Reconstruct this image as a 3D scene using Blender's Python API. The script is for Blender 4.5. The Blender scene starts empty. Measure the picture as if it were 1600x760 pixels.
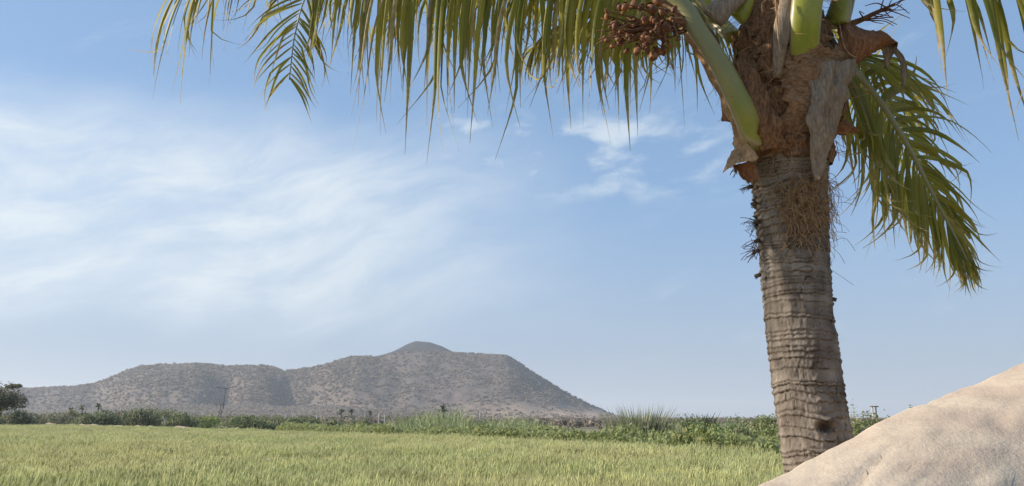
import bpy, math, random
import numpy as np
from mathutils import Vector

# ------------------------------------------------------------------ camera, sky, sun, exposure
scene = bpy.context.scene
COL = scene.collection
FPX = 1256.0                       # focal length in pixels of the 1600 px wide photograph
PITCH = math.atan(272.0 / FPX)
CAMZ = 1.8
cam_data = bpy.data.cameras.new("camera")
cam_data.sensor_width = 36.0
cam_data.lens = 36.0 * FPX / 1600.0
cam_data.clip_start = 0.05
cam_data.clip_end = 30000.0
cam = bpy.data.objects.new("camera", cam_data)
cam.location = (0, 0, CAMZ)
cam.rotation_euler = (math.pi / 2 + PITCH, 0, 0)
COL.objects.link(cam)
scene.camera = cam

SUN_EL = math.radians(28)
SUN_AZ = math.radians(-86)        # measured from the view direction (+Y), negative to the left
sun_dir = Vector((math.sin(SUN_AZ) * math.cos(SUN_EL), math.cos(SUN_AZ) * math.cos(SUN_EL), math.sin(SUN_EL)))
sd = bpy.data.lights.new("sun", 'SUN')
sd.energy = 4.3
sd.angle = math.radians(0.6)
sd.color = (1.0, 0.90, 0.77)
sun = bpy.data.objects.new("sun", sd)
sun.rotation_euler = (-sun_dir).to_track_quat('-Z', 'Y').to_euler()
COL.objects.link(sun)

SKY_STRENGTH = 0.105
HAZE_DENSITY = 0.00023
scene.view_settings.view_transform = 'Standard'
scene.view_settings.look = 'None'
scene.view_settings.exposure = 0.66
scene.view_settings.gamma = 1.0
scene.view_settings.use_curve_mapping = False
scene.render.engine = 'CYCLES'
scene.cycles.use_denoising = True
scene.cycles.max_bounces = 6
scene.cycles.diffuse_bounces = 3
scene.cycles.transmission_bounces = 4
scene.cycles.volume_bounces = 1
scene.cycles.transparent_max_bounces = 8
scene.cycles.sample_clamp_indirect = 6.0


class Tree:
    """small helper to write node trees"""
    def __init__(self, nt):
        self.nt = nt
        nt.nodes.clear()

    def n(self, kind, props=None, **ins):
        nd = self.nt.nodes.new(kind)
        for k, v in (props or {}).items():
            setattr(nd, k, v)
        for k, v in ins.items():
            key = int(k[1:]) if k[0] == 'i' and k[1:].isdigit() else k.replace('_', ' ')
            self.put(nd.inputs[key], v)
        return nd

    def put(self, sock, v):
        if isinstance(v, bpy.types.NodeSocket):
            self.nt.links.new(v, sock)
        elif isinstance(v, bpy.types.Node):
            self.nt.links.new(v.outputs[0], sock)
        else:
            if sock.type == 'RGBA' and len(v) == 3:
                v = (*v, 1)
            sock.default_value = v

    def m(self, op, a, b=0.0, c=0.0, clamp=False):
        nd = self.nt.nodes.new('ShaderNodeMath')
        nd.operation = op
        nd.use_clamp = clamp
        for s, v in zip(nd.inputs, (a, b, c)):
            self.put(s, v)
        return nd.outputs[0]

    def ramp01(self, x, lo, hi, smooth=True):
        nd = self.nt.nodes.new('ShaderNodeMapRange')
        nd.interpolation_type = 'SMOOTHSTEP' if smooth else 'LINEAR'
        nd.clamp = True if hasattr(nd, 'clamp') else None
        self.put(nd.inputs['Value'], x)
        nd.inputs['From Min'].default_value = lo
        nd.inputs['From Max'].default_value = hi
        return nd.outputs['Result']

    def mix(self, f, a, b, blend='MIX'):
        nd = self.nt.nodes.new('ShaderNodeMix')
        nd.data_type = 'RGBA'
        nd.blend_type = blend
        self.put(nd.inputs[0], f)
        self.put(nd.inputs[6], a)
        self.put(nd.inputs[7], b)
        return nd.outputs[2]

    def noise(self, vec, scale, detail=4, rough=0.55, dist=0.0):
        nd = self.n('ShaderNodeTexNoise', None, Scale=scale, Detail=float(detail), Roughness=rough, Distortion=dist)
        if vec is not None:
            self.put(nd.inputs['Vector'], vec)
        return nd.outputs['Fac']

    def vec(self, x, y, z):
        return self.n('ShaderNodeCombineXYZ', None, X=x, Y=y, Z=z).outputs[0]


world = bpy.data.worlds.new("World")
scene.world = world
world.use_nodes = True
W = Tree(world.node_tree)
sky = W.n('ShaderNodeTexSky', {'sky_type': 'NISHITA', 'sun_disc': False, 'sun_elevation': SUN_EL,
                               'sun_rotation': SUN_AZ, 'altitude': 50.0, 'air_density': 1.0,
                               'dust_density': 0.4, 'ozone_density': 2.2})
tc = W.n('ShaderNodeTexCoord')
sep = W.n('ShaderNodeSeparateXYZ', None, Vector=tc.outputs['Generated'])
az = W.m('ARCTAN2', sep.outputs[0], sep.outputs[1])
el = W.m('ARCSINE', sep.outputs[2])
# thin cirrus veil: streaks that rise gently to the right, stronger to the left of the view
warp = W.m('MULTIPLY', W.m('SUBTRACT', W.noise(W.vec(az, el, 0.0), 3.0, 2), 0.5), 0.14)
elw = W.m('ADD', el, warp)
streak = W.m('SUBTRACT', elw, W.m('MULTIPLY', az, 0.26))
wisp = W.noise(W.vec(W.m('MULTIPLY', az, 4.6), W.m('MULTIPLY', streak, 14.0), 1.7), 1.6, 9, 0.66, 0.2)
wisp2 = W.noise(W.vec(W.m('MULTIPLY', az, 2.0), W.m('MULTIPLY', streak, 5.0), 4.1), 1.7, 5, 0.55, 0.1)
band = W.m('MULTIPLY', W.ramp01(elw, 0.06, 0.17), W.m('SUBTRACT', 1.0, W.ramp01(elw, 0.285, 0.385)))
leftw = W.m('SUBTRACT', 1.0, W.ramp01(W.m('ADD', az, W.m('MULTIPLY', warp, 1.4)), -0.36, 0.20))
veil = W.m('MULTIPLY', W.m('MULTIPLY', band, leftw), W.m('ADD', 0.40, W.m('MULTIPLY', W.ramp01(W.m('ADD', W.m('MULTIPLY', wisp, 0.62), W.m('MULTIPLY', wisp2, 0.38)), 0.37, 0.66), 0.58)))
# small puffs along one level
puffn = W.noise(W.vec(W.m('MULTIPLY', az, 5.0), W.m('MULTIPLY', W.m('SUBTRACT', el, W.m('MULTIPLY', az, 0.10)), 11.0), 8.3), 2.3, 6, 0.55, 0.25)
pband = W.m('MULTIPLY', W.ramp01(el, 0.24, 0.30), W.m('SUBTRACT', 1.0, W.ramp01(el, 0.345, 0.40)))
pleft = W.m('MULTIPLY', W.ramp01(az, -0.16, -0.05), W.m('SUBTRACT', 1.0, W.ramp01(az, 0.24, 0.32)))
puff = W.m('MULTIPLY', W.m('MULTIPLY', pband, pleft), W.m('MULTIPLY', W.ramp01(puffn, 0.44, 0.72), 0.66))
# faint high wisp and thin cirrus over the rest of the sky
hi = W.m('MULTIPLY', W.ramp01(wisp, 0.55, 0.85), 0.30)
cl = W.m('MAXIMUM', W.m('MAXIMUM', veil, puff), hi)
cl = W.m('MULTIPLY', cl, W.ramp01(el, 0.02, 0.12), clamp=True)
skyhsv = W.n('ShaderNodeHueSaturation', None, Saturation=0.94, Color=sky.outputs[0])
skyt = W.mix(1.0, skyhsv.outputs[0], (0.92, 0.98, 1.04), 'MULTIPLY')
skyt = W.mix(0.62, skyt, (1.50, 2.60, 4.25))     # even, slightly hazy blue
lowsky = W.m('MULTIPLY', W.m('SUBTRACT', 1.0, W.ramp01(el, -0.02, 0.30)), 0.72)
skyt = W.mix(lowsky, skyt, (2.45, 2.85, 3.50))      # greyer dusty air towards the horizon
skyc = W.mix(cl, skyt, (5.05, 5.5, 5.75))
bg = W.n('ShaderNodeBackground', None, Color=skyc, Strength=SKY_STRENGTH)
wo = W.n('ShaderNodeOutputWorld', None, Surface=bg.outputs[0])

# ------------------------------------------------------------------ helpers
RNG = np.random.default_rng(7)
random.seed(11)
cp, sp = math.cos(PITCH), math.sin(PITCH)


def P(px, py, depth):
    """point of the place seen at a photograph pixel, at ground distance depth"""
    u, v = (px - 800) / FPX, (380 - py) / FPX
    d = np.array([u, cp - v * sp, sp + v * cp])
    d = d * (depth / d[1])
    return np.array([d[0], d[1], d[2] + CAMZ])


def to_px(p):
    q = np.asarray(p, float) - np.array([0, 0, CAMZ])
    zc = q[..., 1] * cp + q[..., 2] * sp
    yc = -q[..., 1] * sp + q[..., 2] * cp
    zz = np.where(zc > 0.05, zc, 1e9)
    return 800 + FPX * q[..., 0] / zz, 380 - FPX * yc / zz, zc


def _hash(ix, iy, iz, seed):
    h = (ix.astype(np.int64) * 374761393 + iy.astype(np.int64) * 668265263 + iz.astype(np.int64) * 1274126177 + seed * 974634777) & 0xffffffff
    h = ((h ^ (h >> 13)) * 1274126177) & 0xffffffff
    h = ((h ^ (h >> 16)) * 2246822519) & 0xffffffff
    return ((h ^ (h >> 15)) & 0xffff) / 65535.0


def vn(x, y, z, seed=0):
    x, y, z = np.broadcast_arrays(np.asarray(x, float), np.asarray(y, float), np.asarray(z, float))
    ix, iy, iz = np.floor(x), np.floor(y), np.floor(z)
    fx, fy, fz = x - ix, y - iy, z - iz
    fx, fy, fz = [f * f * (3 - 2 * f) for f in (fx, fy, fz)]
    r = 0
    for dx in (0, 1):
        for dy in (0, 1):
            for dz in (0, 1):
                w = (fx if dx else 1 - fx) * (fy if dy else 1 - fy) * (fz if dz else 1 - fz)
                r = r + w * _hash(ix + dx, iy + dy, iz + dz, seed)
    return r * 2 - 1


def fbm(x, y, z, oct=4, seed=0, gain=0.5):
    s, a, f = 0, 1.0, 1.0
    for o in range(oct):
        s = s + a * vn(x * f, y * f, z * f, seed + o * 17)
        a *= gain
        f *= 2.03
    return s


def sstep(x, a, b):
    t = np.clip((np.asarray(x, float) - a) / (b - a), 0, 1)
    return t * t * (3 - 2 * t)


class MB:
    """collects verts, faces and point attributes; build() links them as one mesh object"""
    def __init__(self):
        self.v, self.f, self.a = [], [], {}
        self.count = 0

    def add(self, verts, faces, **attrs):
        verts = np.asarray(verts, float)
        off = self.count
        self.v.append(verts)
        self.f.extend([tuple(i + off for i in f) for f in faces])
        for k, val in attrs.items():
            arr = np.broadcast_to(np.asarray(val, float), (len(verts),))
            self.a.setdefault(k, []).append(arr)
        self.count += len(verts)

    def mesh(self, name, mat, smooth=True):
        me = bpy.data.meshes.new(name)
        v = np.concatenate(self.v) if self.v else np.zeros((0, 3))
        me.from_pydata(v.tolist(), [], self.f)
        for k, lst in self.a.items():
            at = me.attributes.new(k, 'FLOAT', 'POINT')
            at.data.foreach_set('value', np.concatenate(lst).astype(np.float32))
        if mat:
            me.materials.append(mat)
        if smooth:
            me.polygons.foreach_set('use_smooth', np.ones(len(me.polygons), bool))
        me.update()
        return me

    def build(self, name, mat, parent=None, smooth=True):
        return link(name, self.mesh(name, mat, smooth), parent)


def link(name, me, parent=None):
    o = bpy.data.objects.new(name, me)
    COL.objects.link(o)
    if parent is not None:
        o.parent = parent
        o.matrix_parent_inverse = parent.matrix_world.inverted() if False else o.matrix_parent_inverse
    return o


def tag(o, label=None, cat=None, group=None, kind=None):
    if label: o['label'] = label
    if cat: o['category'] = cat
    if group: o['group'] = group
    if kind: o['kind'] = kind
    return o


def empty(name, loc, label=None, cat=None, group=None, kind=None):
    o = bpy.data.objects.new(name, None)
    o.location = loc
    o.empty_display_size = 0.2
    COL.objects.link(o)
    return tag(o, label, cat, group, kind)


def child(mb, name, mat, parent, smooth=True):
    """a part given in world coordinates, under a thing whose origin is parent.location"""
    off = Vector((0, 0, 0))
    q = parent
    while q is not None:
        off += q.location
        q = q.parent
    o_ = np.array(off)
    mb.v = [v - o_ for v in mb.v]
    return mb.build(name, mat, parent, smooth)


def grid_faces(nu, nv, wrap=False):
    f = []
    for j in range(nv - 1):
        for i in range(nu if wrap else nu - 1):
            i2 = (i + 1) % nu
            f.append((j * nu + i, j * nu + i2, (j + 1) * nu + i2, (j + 1) * nu + i))
    return f


def norm(v):
    v = np.asarray(v, float)
    return v / (np.linalg.norm(v, axis=-1, keepdims=True) + 1e-12)


def catmull(pts, n):
    pts = np.asarray(pts, float)
    p = np.vstack([2 * pts[0] - pts[1], pts, 2 * pts[-1] - pts[-2]])
    out = []
    for i in range(1, len(p) - 2):
        t = np.linspace(0, 1, 24, endpoint=False)[:, None]
        a, b, c, d = p[i - 1], p[i], p[i + 1], p[i + 2]
        out.append(0.5 * ((2 * b) + (c - a) * t + (2 * a - 5 * b + 4 * c - d) * t ** 2 + (3 * b - a - 3 * c + d) * t ** 3))
    out = np.vstack(out + [pts[-1:]])
    s = np.concatenate([[0], np.cumsum(np.linalg.norm(np.diff(out, axis=0), axis=1))])
    q = np.linspace(0, s[-1], n)
    return np.stack([np.interp(q, s, out[:, k]) for k in range(3)], 1), s[-1]


def frames(path, up):
    T = norm(np.gradient(path, axis=0))
    up = np.asarray(up, float)
    if up.ndim == 1:
        up = np.broadcast_to(up, path.shape)
    S = norm(np.cross(T, up))
    U = norm(np.cross(S, T))
    return T, S, U


def sweep(mb, path, w, th, up, k=12, wob=0.0, seed=0, **attrs):
    """closed elliptical tube along a path; w, th are half sizes across and along the normal"""
    n = len(path)
    T, S, U = frames(path, up)
    w = np.broadcast_to(np.asarray(w, float), (n,))
    th = np.broadcast_to(np.asarray(th, float), (n,))
    a = np.linspace(0, 2 * math.pi, k, endpoint=False)
    ca, sa = np.cos(a), np.sin(a)
    V = path[:, None, :] + S[:, None, :] * (w[:, None] * ca)[..., None] + U[:, None, :] * (th[:, None] * sa)[..., None]
    V = V.reshape(-1, 3)
    if wob:
        nn = fbm(V[:, 0] * 9, V[:, 1] * 9, V[:, 2] * 9, 3, seed)
        ctr = np.repeat(path, k, axis=0)
        V = ctr + (V - ctr) * (1 + wob * nn)[:, None]
    F = grid_faces(k, n, True)
    F.append(tuple(range(k - 1, -1, -1)))
    F.append(tuple(range((n - 1) * k, n * k)))
    at = {'along': np.repeat(np.linspace(0, 1, n), k), 'across': np.tile(ca, n)}
    at.update(attrs)
    mb.add(V, F, **at)


def hair(mb, path, r, k=3, **attrs):
    sweep(mb, np.asarray(path), r, r, (0.31, 0.42, 0.85), k, **attrs)


def box(mb, c, s, rz=0.0, **attrs):
    c, s = np.asarray(c, float), np.asarray(s, float) / 2
    v = np.array([[x, y, z] for z in (-1, 1) for y in (-1, 1) for x in (-1, 1)]) * s
    R = np.array([[math.cos(rz), -math.sin(rz), 0], [math.sin(rz), math.cos(rz), 0], [0, 0, 1]])
    mb.add(v @ R.T + c, [(0, 2, 3, 1), (4, 5, 7, 6), (0, 1, 5, 4), (2, 6, 7, 3), (0, 4, 6, 2), (1, 3, 7, 5)], **attrs)


def material(name):
    mt = bpy.data.materials.new(name)
    mt.use_nodes = True
    return mt, Tree(mt.node_tree)


def attr(t, name):
    return t.n('ShaderNodeAttribute', {'attribute_name': name}).outputs['Fac']


def finish(t, col, rough=0.8, bump=None, bstr=0.3, bdist=0.01, trans=0.0, spec=0.3, tcol=None):
    b = t.n('ShaderNodeBsdfPrincipled', None, Base_Color=col, Roughness=rough)
    b.inputs['Specular IOR Level'].default_value = spec
    if bump is not None:
        bn = t.n('ShaderNodeBump', None, Strength=bstr, Distance=bdist, Height=bump)
        t.put(b.inputs['Normal'], bn.outputs[0])
    out = b.outputs[0]
    if trans:
        tr = t.n('ShaderNodeBsdfTranslucent', None, Color=tcol if tcol is not None else col)
        out = t.n('ShaderNodeMixShader', None, i0=trans, i1=b.outputs[0], i2=tr.outputs[0]).outputs[0]
    t.n('ShaderNodeOutputMaterial', None, Surface=out)


# ------------------------------------------------------------------ materials
def mat_ground():
    mt, t = material("dry_ground")
    g = t.n('ShaderNodeNewGeometry').outputs['Position']
    n1 = t.noise(g, 0.02, 6, 0.6)
    n2 = t.noise(g, 0.6, 6, 0.65)
    n3 = t.noise(g, 9.0, 4, 0.6)
    c = t.mix(t.ramp01(n1, 0.4, 0.62), (0.235, 0.185, 0.13), (0.15, 0.15, 0.075))
    c = t.mix(t.m('MULTIPLY', t.ramp01(n2, 0.42, 0.7), 0.6), c, (0.10, 0.105, 0.05))
    c = t.mix(t.m('MULTIPLY', t.ramp01(n3, 0.5, 0.8), 0.35), c, (0.30, 0.25, 0.18))
    finish(t, c, 0.95, n3, 0.4, 0.03)
    return mt


def mat_hill():
    mt, t = material("stony_hillside")
    geo = t.n('ShaderNodeNewGeometry')
    g = geo.outputs['Position']
    foot = attr(t, 'foot')
    n1 = t.noise(g, 0.012, 6, 0.6)
    n2 = t.noise(g, 0.07, 6, 0.65)
    n3 = t.noise(g, 0.35, 4, 0.6)
    c = t.mix(t.ramp01(n1, 0.35, 0.65), (0.140, 0.109, 0.092), (0.128, 0.102, 0.084))
    c = t.mix(t.ramp01(n2, 0.45, 0.68), c, (0.130, 0.108, 0.088))
    c = t.mix(t.m('MULTIPLY', t.ramp01(n3, 0.5, 0.75), 0.25), c, (0.19, 0.15, 0.125))
    sand = t.mix(t.ramp01(n2, 0.4, 0.65), (0.36, 0.265, 0.185), (0.28, 0.205, 0.15))
    c = t.mix(foot, c, sand)
    finish(t, c, 0.95, n3, 0.5, 1.5)
    return mt


def mat_cone():
    mt, t = material("dark_cinder_slope")
    g = t.n('ShaderNodeNewGeometry').outputs['Position']
    n2 = t.noise(g, 0.06, 6, 0.65)
    c = t.mix(t.ramp01(n2, 0.4, 0.65), (0.022, 0.020, 0.020), (0.045, 0.040, 0.038))
    finish(t, c, 0.95, n2, 0.5, 2.0)
    return mt


def mat_foliage(name, dark, light, dry=None, trans=0.42, rough=0.6, var=0.15):
    mt, t = material(name)
    r = attr(t, 'rnd')
    oi = t.n('ShaderNodeObjectInfo').outputs['Random']
    c = t.mix(r, dark, light)
    if dry:
        c = t.mix(t.ramp01(attr(t, 'rnd2'), 0.72, 1.0), c, dry)
    hs = t.n('ShaderNodeHueSaturation', None, Hue=t.m('ADD', 0.49, t.m('MULTIPLY', oi, 0.02)), Saturation=t.m('ADD', 0.85, t.m('MULTIPLY', oi, 0.25)),
             Value=t.m('ADD', 1.0 - var, t.m('MULTIPLY', oi, 2 * var)), Color=c)
    finish(t, hs.outputs[0], rough, trans=trans, spec=0.2)
    return mt


def mat_wheat():
    mt, t = material("wheat")
    r = attr(t, 'rnd')
    ear = attr(t, 'ear')
    oi = t.n('ShaderNodeObjectInfo')
    loc = oi.outputs['Location']
    patch = t.noise(loc, 0.16, 4, 0.6)
    green = t.mix(r, (0.225, 0.310, 0.090), (0.395, 0.470, 0.175))
    gold = t.mix(r, (0.42, 0.42, 0.165), (0.77, 0.76, 0.41))
    c = t.mix(ear, green, gold)
    c = t.mix(t.m('MULTIPLY', t.ramp01(patch, 0.42, 0.68), 0.38), c, (0.60, 0.52, 0.27))
    c = t.mix(t.m('MULTIPLY', t.ramp01(patch, 0.55, 0.32), 0.35), c, (0.30, 0.38, 0.13))
    hs = t.n('ShaderNodeHueSaturation', None, Value=t.m('ADD', 0.82, t.m('MULTIPLY', oi.outputs['Random'], 0.36)), Color=c)
    finish(t, hs.outputs[0], 0.55, trans=0.4, spec=0.25)
    return mt


def mat_leaflet():
    mt, t = material("palm_leaflet")
    along = attr(t, 'along')
    rnd = attr(t, 'rnd')
    g = t.n('ShaderNodeNewGeometry')
    n = t.noise(g.outputs['Position'], 26.0, 3, 0.6)
    gr = t.mix(rnd, (0.120, 0.145, 0.022), (0.400, 0.335, 0.050))
    gr = t.mix(t.m('MULTIPLY', t.ramp01(n, 0.45, 0.75), 0.45), gr, (0.20, 0.18, 0.035))
    mid = t.m('SUBTRACT', 1.0, t.m('ABSOLUTE', attr(t, 'across')))
    gr = t.mix(t.m('MULTIPLY', t.ramp01(mid, 0.75, 1.0), 0.35), gr, (0.32, 0.31, 0.10))
    dryness = attr(t, 'dry')
    tip = t.ramp01(t.m('ADD', along, t.m('MULTIPLY', t.m('SUBTRACT', n, 0.5), 0.35)), 0.58, 0.86)
    tip = t.m('MAXIMUM', t.m('MULTIPLY', tip, 0.9), dryness)
    c = t.mix(tip, gr, t.mix(t.ramp01(n, 0.35, 0.65), (0.32, 0.22, 0.11), (0.52, 0.41, 0.24)))
    finish(t, c, 0.5, trans=0.46, spec=0.22, tcol=t.mix(0.5, c, (0.55, 0.48, 0.06)))
    return mt


def mat_petiole():
    mt, t = material("green_petiole")
    along, across = attr(t, 'along'), attr(t, 'across')
    g = t.n('ShaderNodeNewGeometry').outputs['Position']
    n = t.noise(g, 7.0, 5, 0.6)
    n2 = t.noise(g, 60.0, 4, 0.6)
    c = t.mix(t.ramp01(n, 0.35, 0.65), (0.215, 0.240, 0.020), (0.335, 0.320, 0.035))
    edge = t.ramp01(t.m('ADD', t.m('ABSOLUTE', across), t.m('MULTIPLY', t.m('SUBTRACT', n, 0.5), 0.5)), 0.72, 1.0)
    c = t.mix(t.m('MULTIPLY', edge, 0.85), c, (0.34, 0.28, 0.18))
    far = t.ramp01(t.m('ADD', along, t.m('MULTIPLY', t.m('SUBTRACT', n, 0.5), 0.10)), 0.04, 0.20)
    c = t.mix(t.m('MULTIPLY', far, 0.80), c, (0.235, 0.205, 0.095))
    c = t.mix(t.m('MULTIPLY', t.ramp01(n2, 0.62, 0.75), 0.6), c, (0.09, 0.06, 0.025))
    finish(t, c, 0.38, n2, 0.12, 0.004, spec=0.45)
    return mt


def mat_trunk():
    mt, t = material("ringed_palm_bark")
    cav, tone, hgt = attr(t, 'cav'), attr(t, 'tone'), attr(t, 'hgt')
    g = t.n('ShaderNodeNewGeometry').outputs['Position']
    mp = t.n('ShaderNodeMapping', None, Vector=g)
    mp.inputs['Scale'].default_value = (1, 1, 0.35)
    n = t.noise(g, 14.0, 6, 0.65)
    n2 = t.noise(mp.outputs[0], 75.0, 6, 0.65)
    c = t.mix(tone, (0.118, 0.095, 0.076), (0.280, 0.237, 0.192))
    c = t.mix(t.m('MULTIPLY', t.ramp01(n, 0.45, 0.7), 0.55), c, (0.095, 0.070, 0.053))
    c = t.mix(t.m('MULTIPLY', t.ramp01(n2, 0.5, 0.75), 0.4), c, (0.31, 0.255, 0.205))
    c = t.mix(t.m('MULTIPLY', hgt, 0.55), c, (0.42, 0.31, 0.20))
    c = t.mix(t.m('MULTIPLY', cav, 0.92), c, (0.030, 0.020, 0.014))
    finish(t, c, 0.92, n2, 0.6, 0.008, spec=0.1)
    return mt


def mat_fibre(name, a, b, sc=(18, 18, 4), rot=0.5):
    mt, t = material(name)
    g = t.n('ShaderNodeNewGeometry').outputs['Position']
    mp = t.n('ShaderNodeMapping', None, Vector=g)
    mp.inputs['Scale'].default_value = sc
    mp.inputs['Rotation'].default_value = (0, rot, 0.2)
    n = t.noise(mp.outputs[0], 5.0, 7, 0.68, 0.4)
    n2 = t.noise(g, 9.0, 5, 0.6)
    c = t.mix(t.ramp01(n, 0.35, 0.66), a, b)
    c = t.mix(t.m('MULTIPLY', t.ramp01(n2, 0.5, 0.75), 0.55), c, tuple(x * 0.42 for x in a))
    finish(t, c, 0.85, n, 0.8, 0.012, trans=0.08, spec=0.12)
    return mt


def mat_plain(name, a, b, scale=20.0, rough=0.8, bstr=0.3, bd=0.005):
    mt, t = material(name)
    g = t.n('ShaderNodeNewGeometry').outputs['Position']
    n = t.noise(g, scale, 5, 0.62)
    finish(t, t.mix(t.ramp01(n, 0.35, 0.68), a, b), rough, n, bstr, bd, spec=0.25)
    return mt


def mat_rock():
    mt, t = material("pale_sandstone")
    g = t.n('ShaderNodeNewGeometry').outputs['Position']
    mp = t.n('ShaderNodeMapping', None, Vector=g)
    mp.inputs['Rotation'].default_value = (0, math.radians(28), 0)
    mp.inputs['Scale'].default_value = (1.0, 1.0, 3.6)
    n1 = t.noise(mp.outputs[0], 2.6, 7, 0.62, 0.7)
    n2 = t.noise(g, 13.0, 7, 0.68)
    n3 = t.noise(g, 90.0, 5, 0.65)
    c = t.mix(t.ramp01(n1, 0.36, 0.66), (0.475, 0.380, 0.285), (0.590, 0.482, 0.362))
    c = t.mix(t.m('MULTIPLY', t.ramp01(n2, 0.50, 0.72), 0.45), c, (0.40, 0.315, 0.240))
    c = t.mix(t.m('MULTIPLY', t.ramp01(n1, 0.55, 0.42), 0.35), c, (0.52, 0.39, 0.30))
    c = t.mix(t.m('MULTIPLY', t.ramp01(n3, 0.60, 0.74), 0.35), c, (0.33, 0.26, 0.20))
    mp2 = t.n('ShaderNodeMapping', None, Vector=g)
    mp2.inputs['Rotation'].default_value = (0, math.radians(28), 0)
    mp2.inputs['Scale'].default_value = (1.5, 2.5, 9.0)
    n4 = t.noise(mp2.outputs[0], 4.0, 6, 0.65, 0.5)
    c = t.mix(t.m('MULTIPLY', t.ramp01(n4, 0.52, 0.72), 0.55), c, (0.38, 0.295, 0.225))
    h = t.m('ADD', t.m('MULTIPLY', n2, 0.7), t.m('MULTIPLY', n3, 0.3))
    finish(t, c, 0.92, h, 0.42, 0.02, spec=0.15)
    return mt


M = {}
M['ground'] = mat_ground()
M['hill'] = mat_hill()
M['cone'] = mat_cone()
M['wheat'] = mat_wheat()
M['leaflet'] = mat_leaflet()
M['petiole'] = mat_petiole()
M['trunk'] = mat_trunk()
M['fibre'] = mat_fibre("brown_crown_fibre", (0.120, 0.056, 0.028), (0.330, 0.185, 0.095))
M['fibre2'] = mat_fibre("tan_crown_cloth", (0.205, 0.108, 0.056), (0.390, 0.240, 0.135), (8, 8, 22), 0.25)
M['sheath'] = mat_fibre("grey_dry_sheath", (0.235, 0.172, 0.120), (0.400, 0.315, 0.230), (22, 22, 3), 0.15)
M['redsheath'] = mat_fibre("reddish_dry_sheath", (0.20, 0.088, 0.045), (0.36, 0.185, 0.10), (16, 16, 5), 0.9)
M['orangesheath'] = mat_fibre("tan_torn_sheath", (0.38, 0.235, 0.13), (0.55, 0.385, 0.24), (16, 16, 6), 0.5)
M['hair'] = mat_plain("straw_fibre", (0.26, 0.15, 0.072), (0.46, 0.31, 0.165), 30)
M['darkhair'] = mat_plain("dark_bristle", (0.05, 0.036, 0.025), (0.13, 0.09, 0.06), 30)
M['nut'] = mat_plain("dried_nut", (0.095, 0.038, 0.018), (0.30, 0.130, 0.050), 28, 0.6, 0.5, 0.006)
M['stalk'] = mat_plain("reddish_stalk", (0.12, 0.055, 0.030), (0.24, 0.12, 0.065), 25)
M['rock'] = mat_rock()
M['bush_green'] = mat_foliage("bush_leaf_green", (0.135, 0.180, 0.068), (0.340, 0.395, 0.170), (0.42, 0.40, 0.22))
M['bush_light'] = mat_foliage("bush_leaf_light", (0.175, 0.220, 0.070), (0.400, 0.440, 0.165), (0.48, 0.45, 0.21))
M['bush_olive'] = mat_foliage("bush_leaf_olive", (0.145, 0.155, 0.085), (0.295, 0.305, 0.165), (0.36, 0.31, 0.20))
M['bush_far'] = mat_foliage("bush_leaf_far", (0.110, 0.140, 0.065), (0.275, 0.310, 0.150), (0.34, 0.31, 0.18))
M['acacia_leaf'] = mat_foliage("acacia_leaf", (0.105, 0.108, 0.065), (0.235, 0.230, 0.140), (0.30, 0.25, 0.16))
M['scrub'] = mat_foliage("dry_scrub_leaf", (0.215, 0.180, 0.140), (0.400, 0.335, 0.265), (0.45, 0.375, 0.30), 0.3, 0.9, 0.30)
M['hedge'] = mat_foliage("brown_hedge", (0.085, 0.066, 0.055), (0.17, 0.135, 0.105), None, 0.2, 0.9)
M['reed'] = mat_foliage("reed_blade", (0.110, 0.140, 0.058), (0.350, 0.380, 0.190), (0.55, 0.53, 0.33), 0.25, 0.5)
M['dark_leaf'] = mat_foliage("dark_palm_leaf", (0.050, 0.066, 0.032), (0.120, 0.145, 0.065), None, 0.3)
M['wood'] = mat_plain("weathered_branch", (0.13, 0.10, 0.075), (0.22, 0.18, 0.14), 12)
M['concrete'] = mat_plain("pale_concrete_pole", (0.40, 0.38, 0.34), (0.52, 0.49, 0.44), 6)
M['steel'] = mat_plain("rusty_steel", (0.13, 0.085, 0.07), (0.20, 0.14, 0.115), 8)
M['wire'] = mat_plain("dull_wire", (0.10, 0.10, 0.11), (0.14, 0.14, 0.15), 8)
M['stone'] = mat_plain("grey_field_stone", (0.20, 0.18, 0.155), (0.33, 0.295, 0.25), 3, 0.95, 0.6, 0.05)
M['earth'] = mat_plain("tan_earth", (0.30, 0.23, 0.155), (0.42, 0.33, 0.225), 2, 0.95, 0.5, 0.05)

# ------------------------------------------------------------------ ground
def build_ground():
    mb = MB()
    xs = np.concatenate([[-9000, -5000, -2500, -1200], np.linspace(-600, 600, 61), [1200, 2500, 5000, 9000]])
    ys = np.concatenate([[-4000, -1500, -400], np.linspace(-100, 900, 51), [1400, 2500, 5000, 9000]])
    X, Y = np.meshgrid(xs, ys)
    Z = 0.10 * fbm(X * 0.05, Y * 0.05, 0 * X, 3, 5) * sstep(np.hypot(X, Y), 20, 60)
    Z = np.where(np.hypot(X, Y) > 700, 0, Z)
    mb.add(np.stack([X, Y, Z], -1).reshape(-1, 3), grid_faces(len(xs), len(ys)))
    tag(mb.build('ground', M['ground']), kind='structure')


build_ground()

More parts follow.
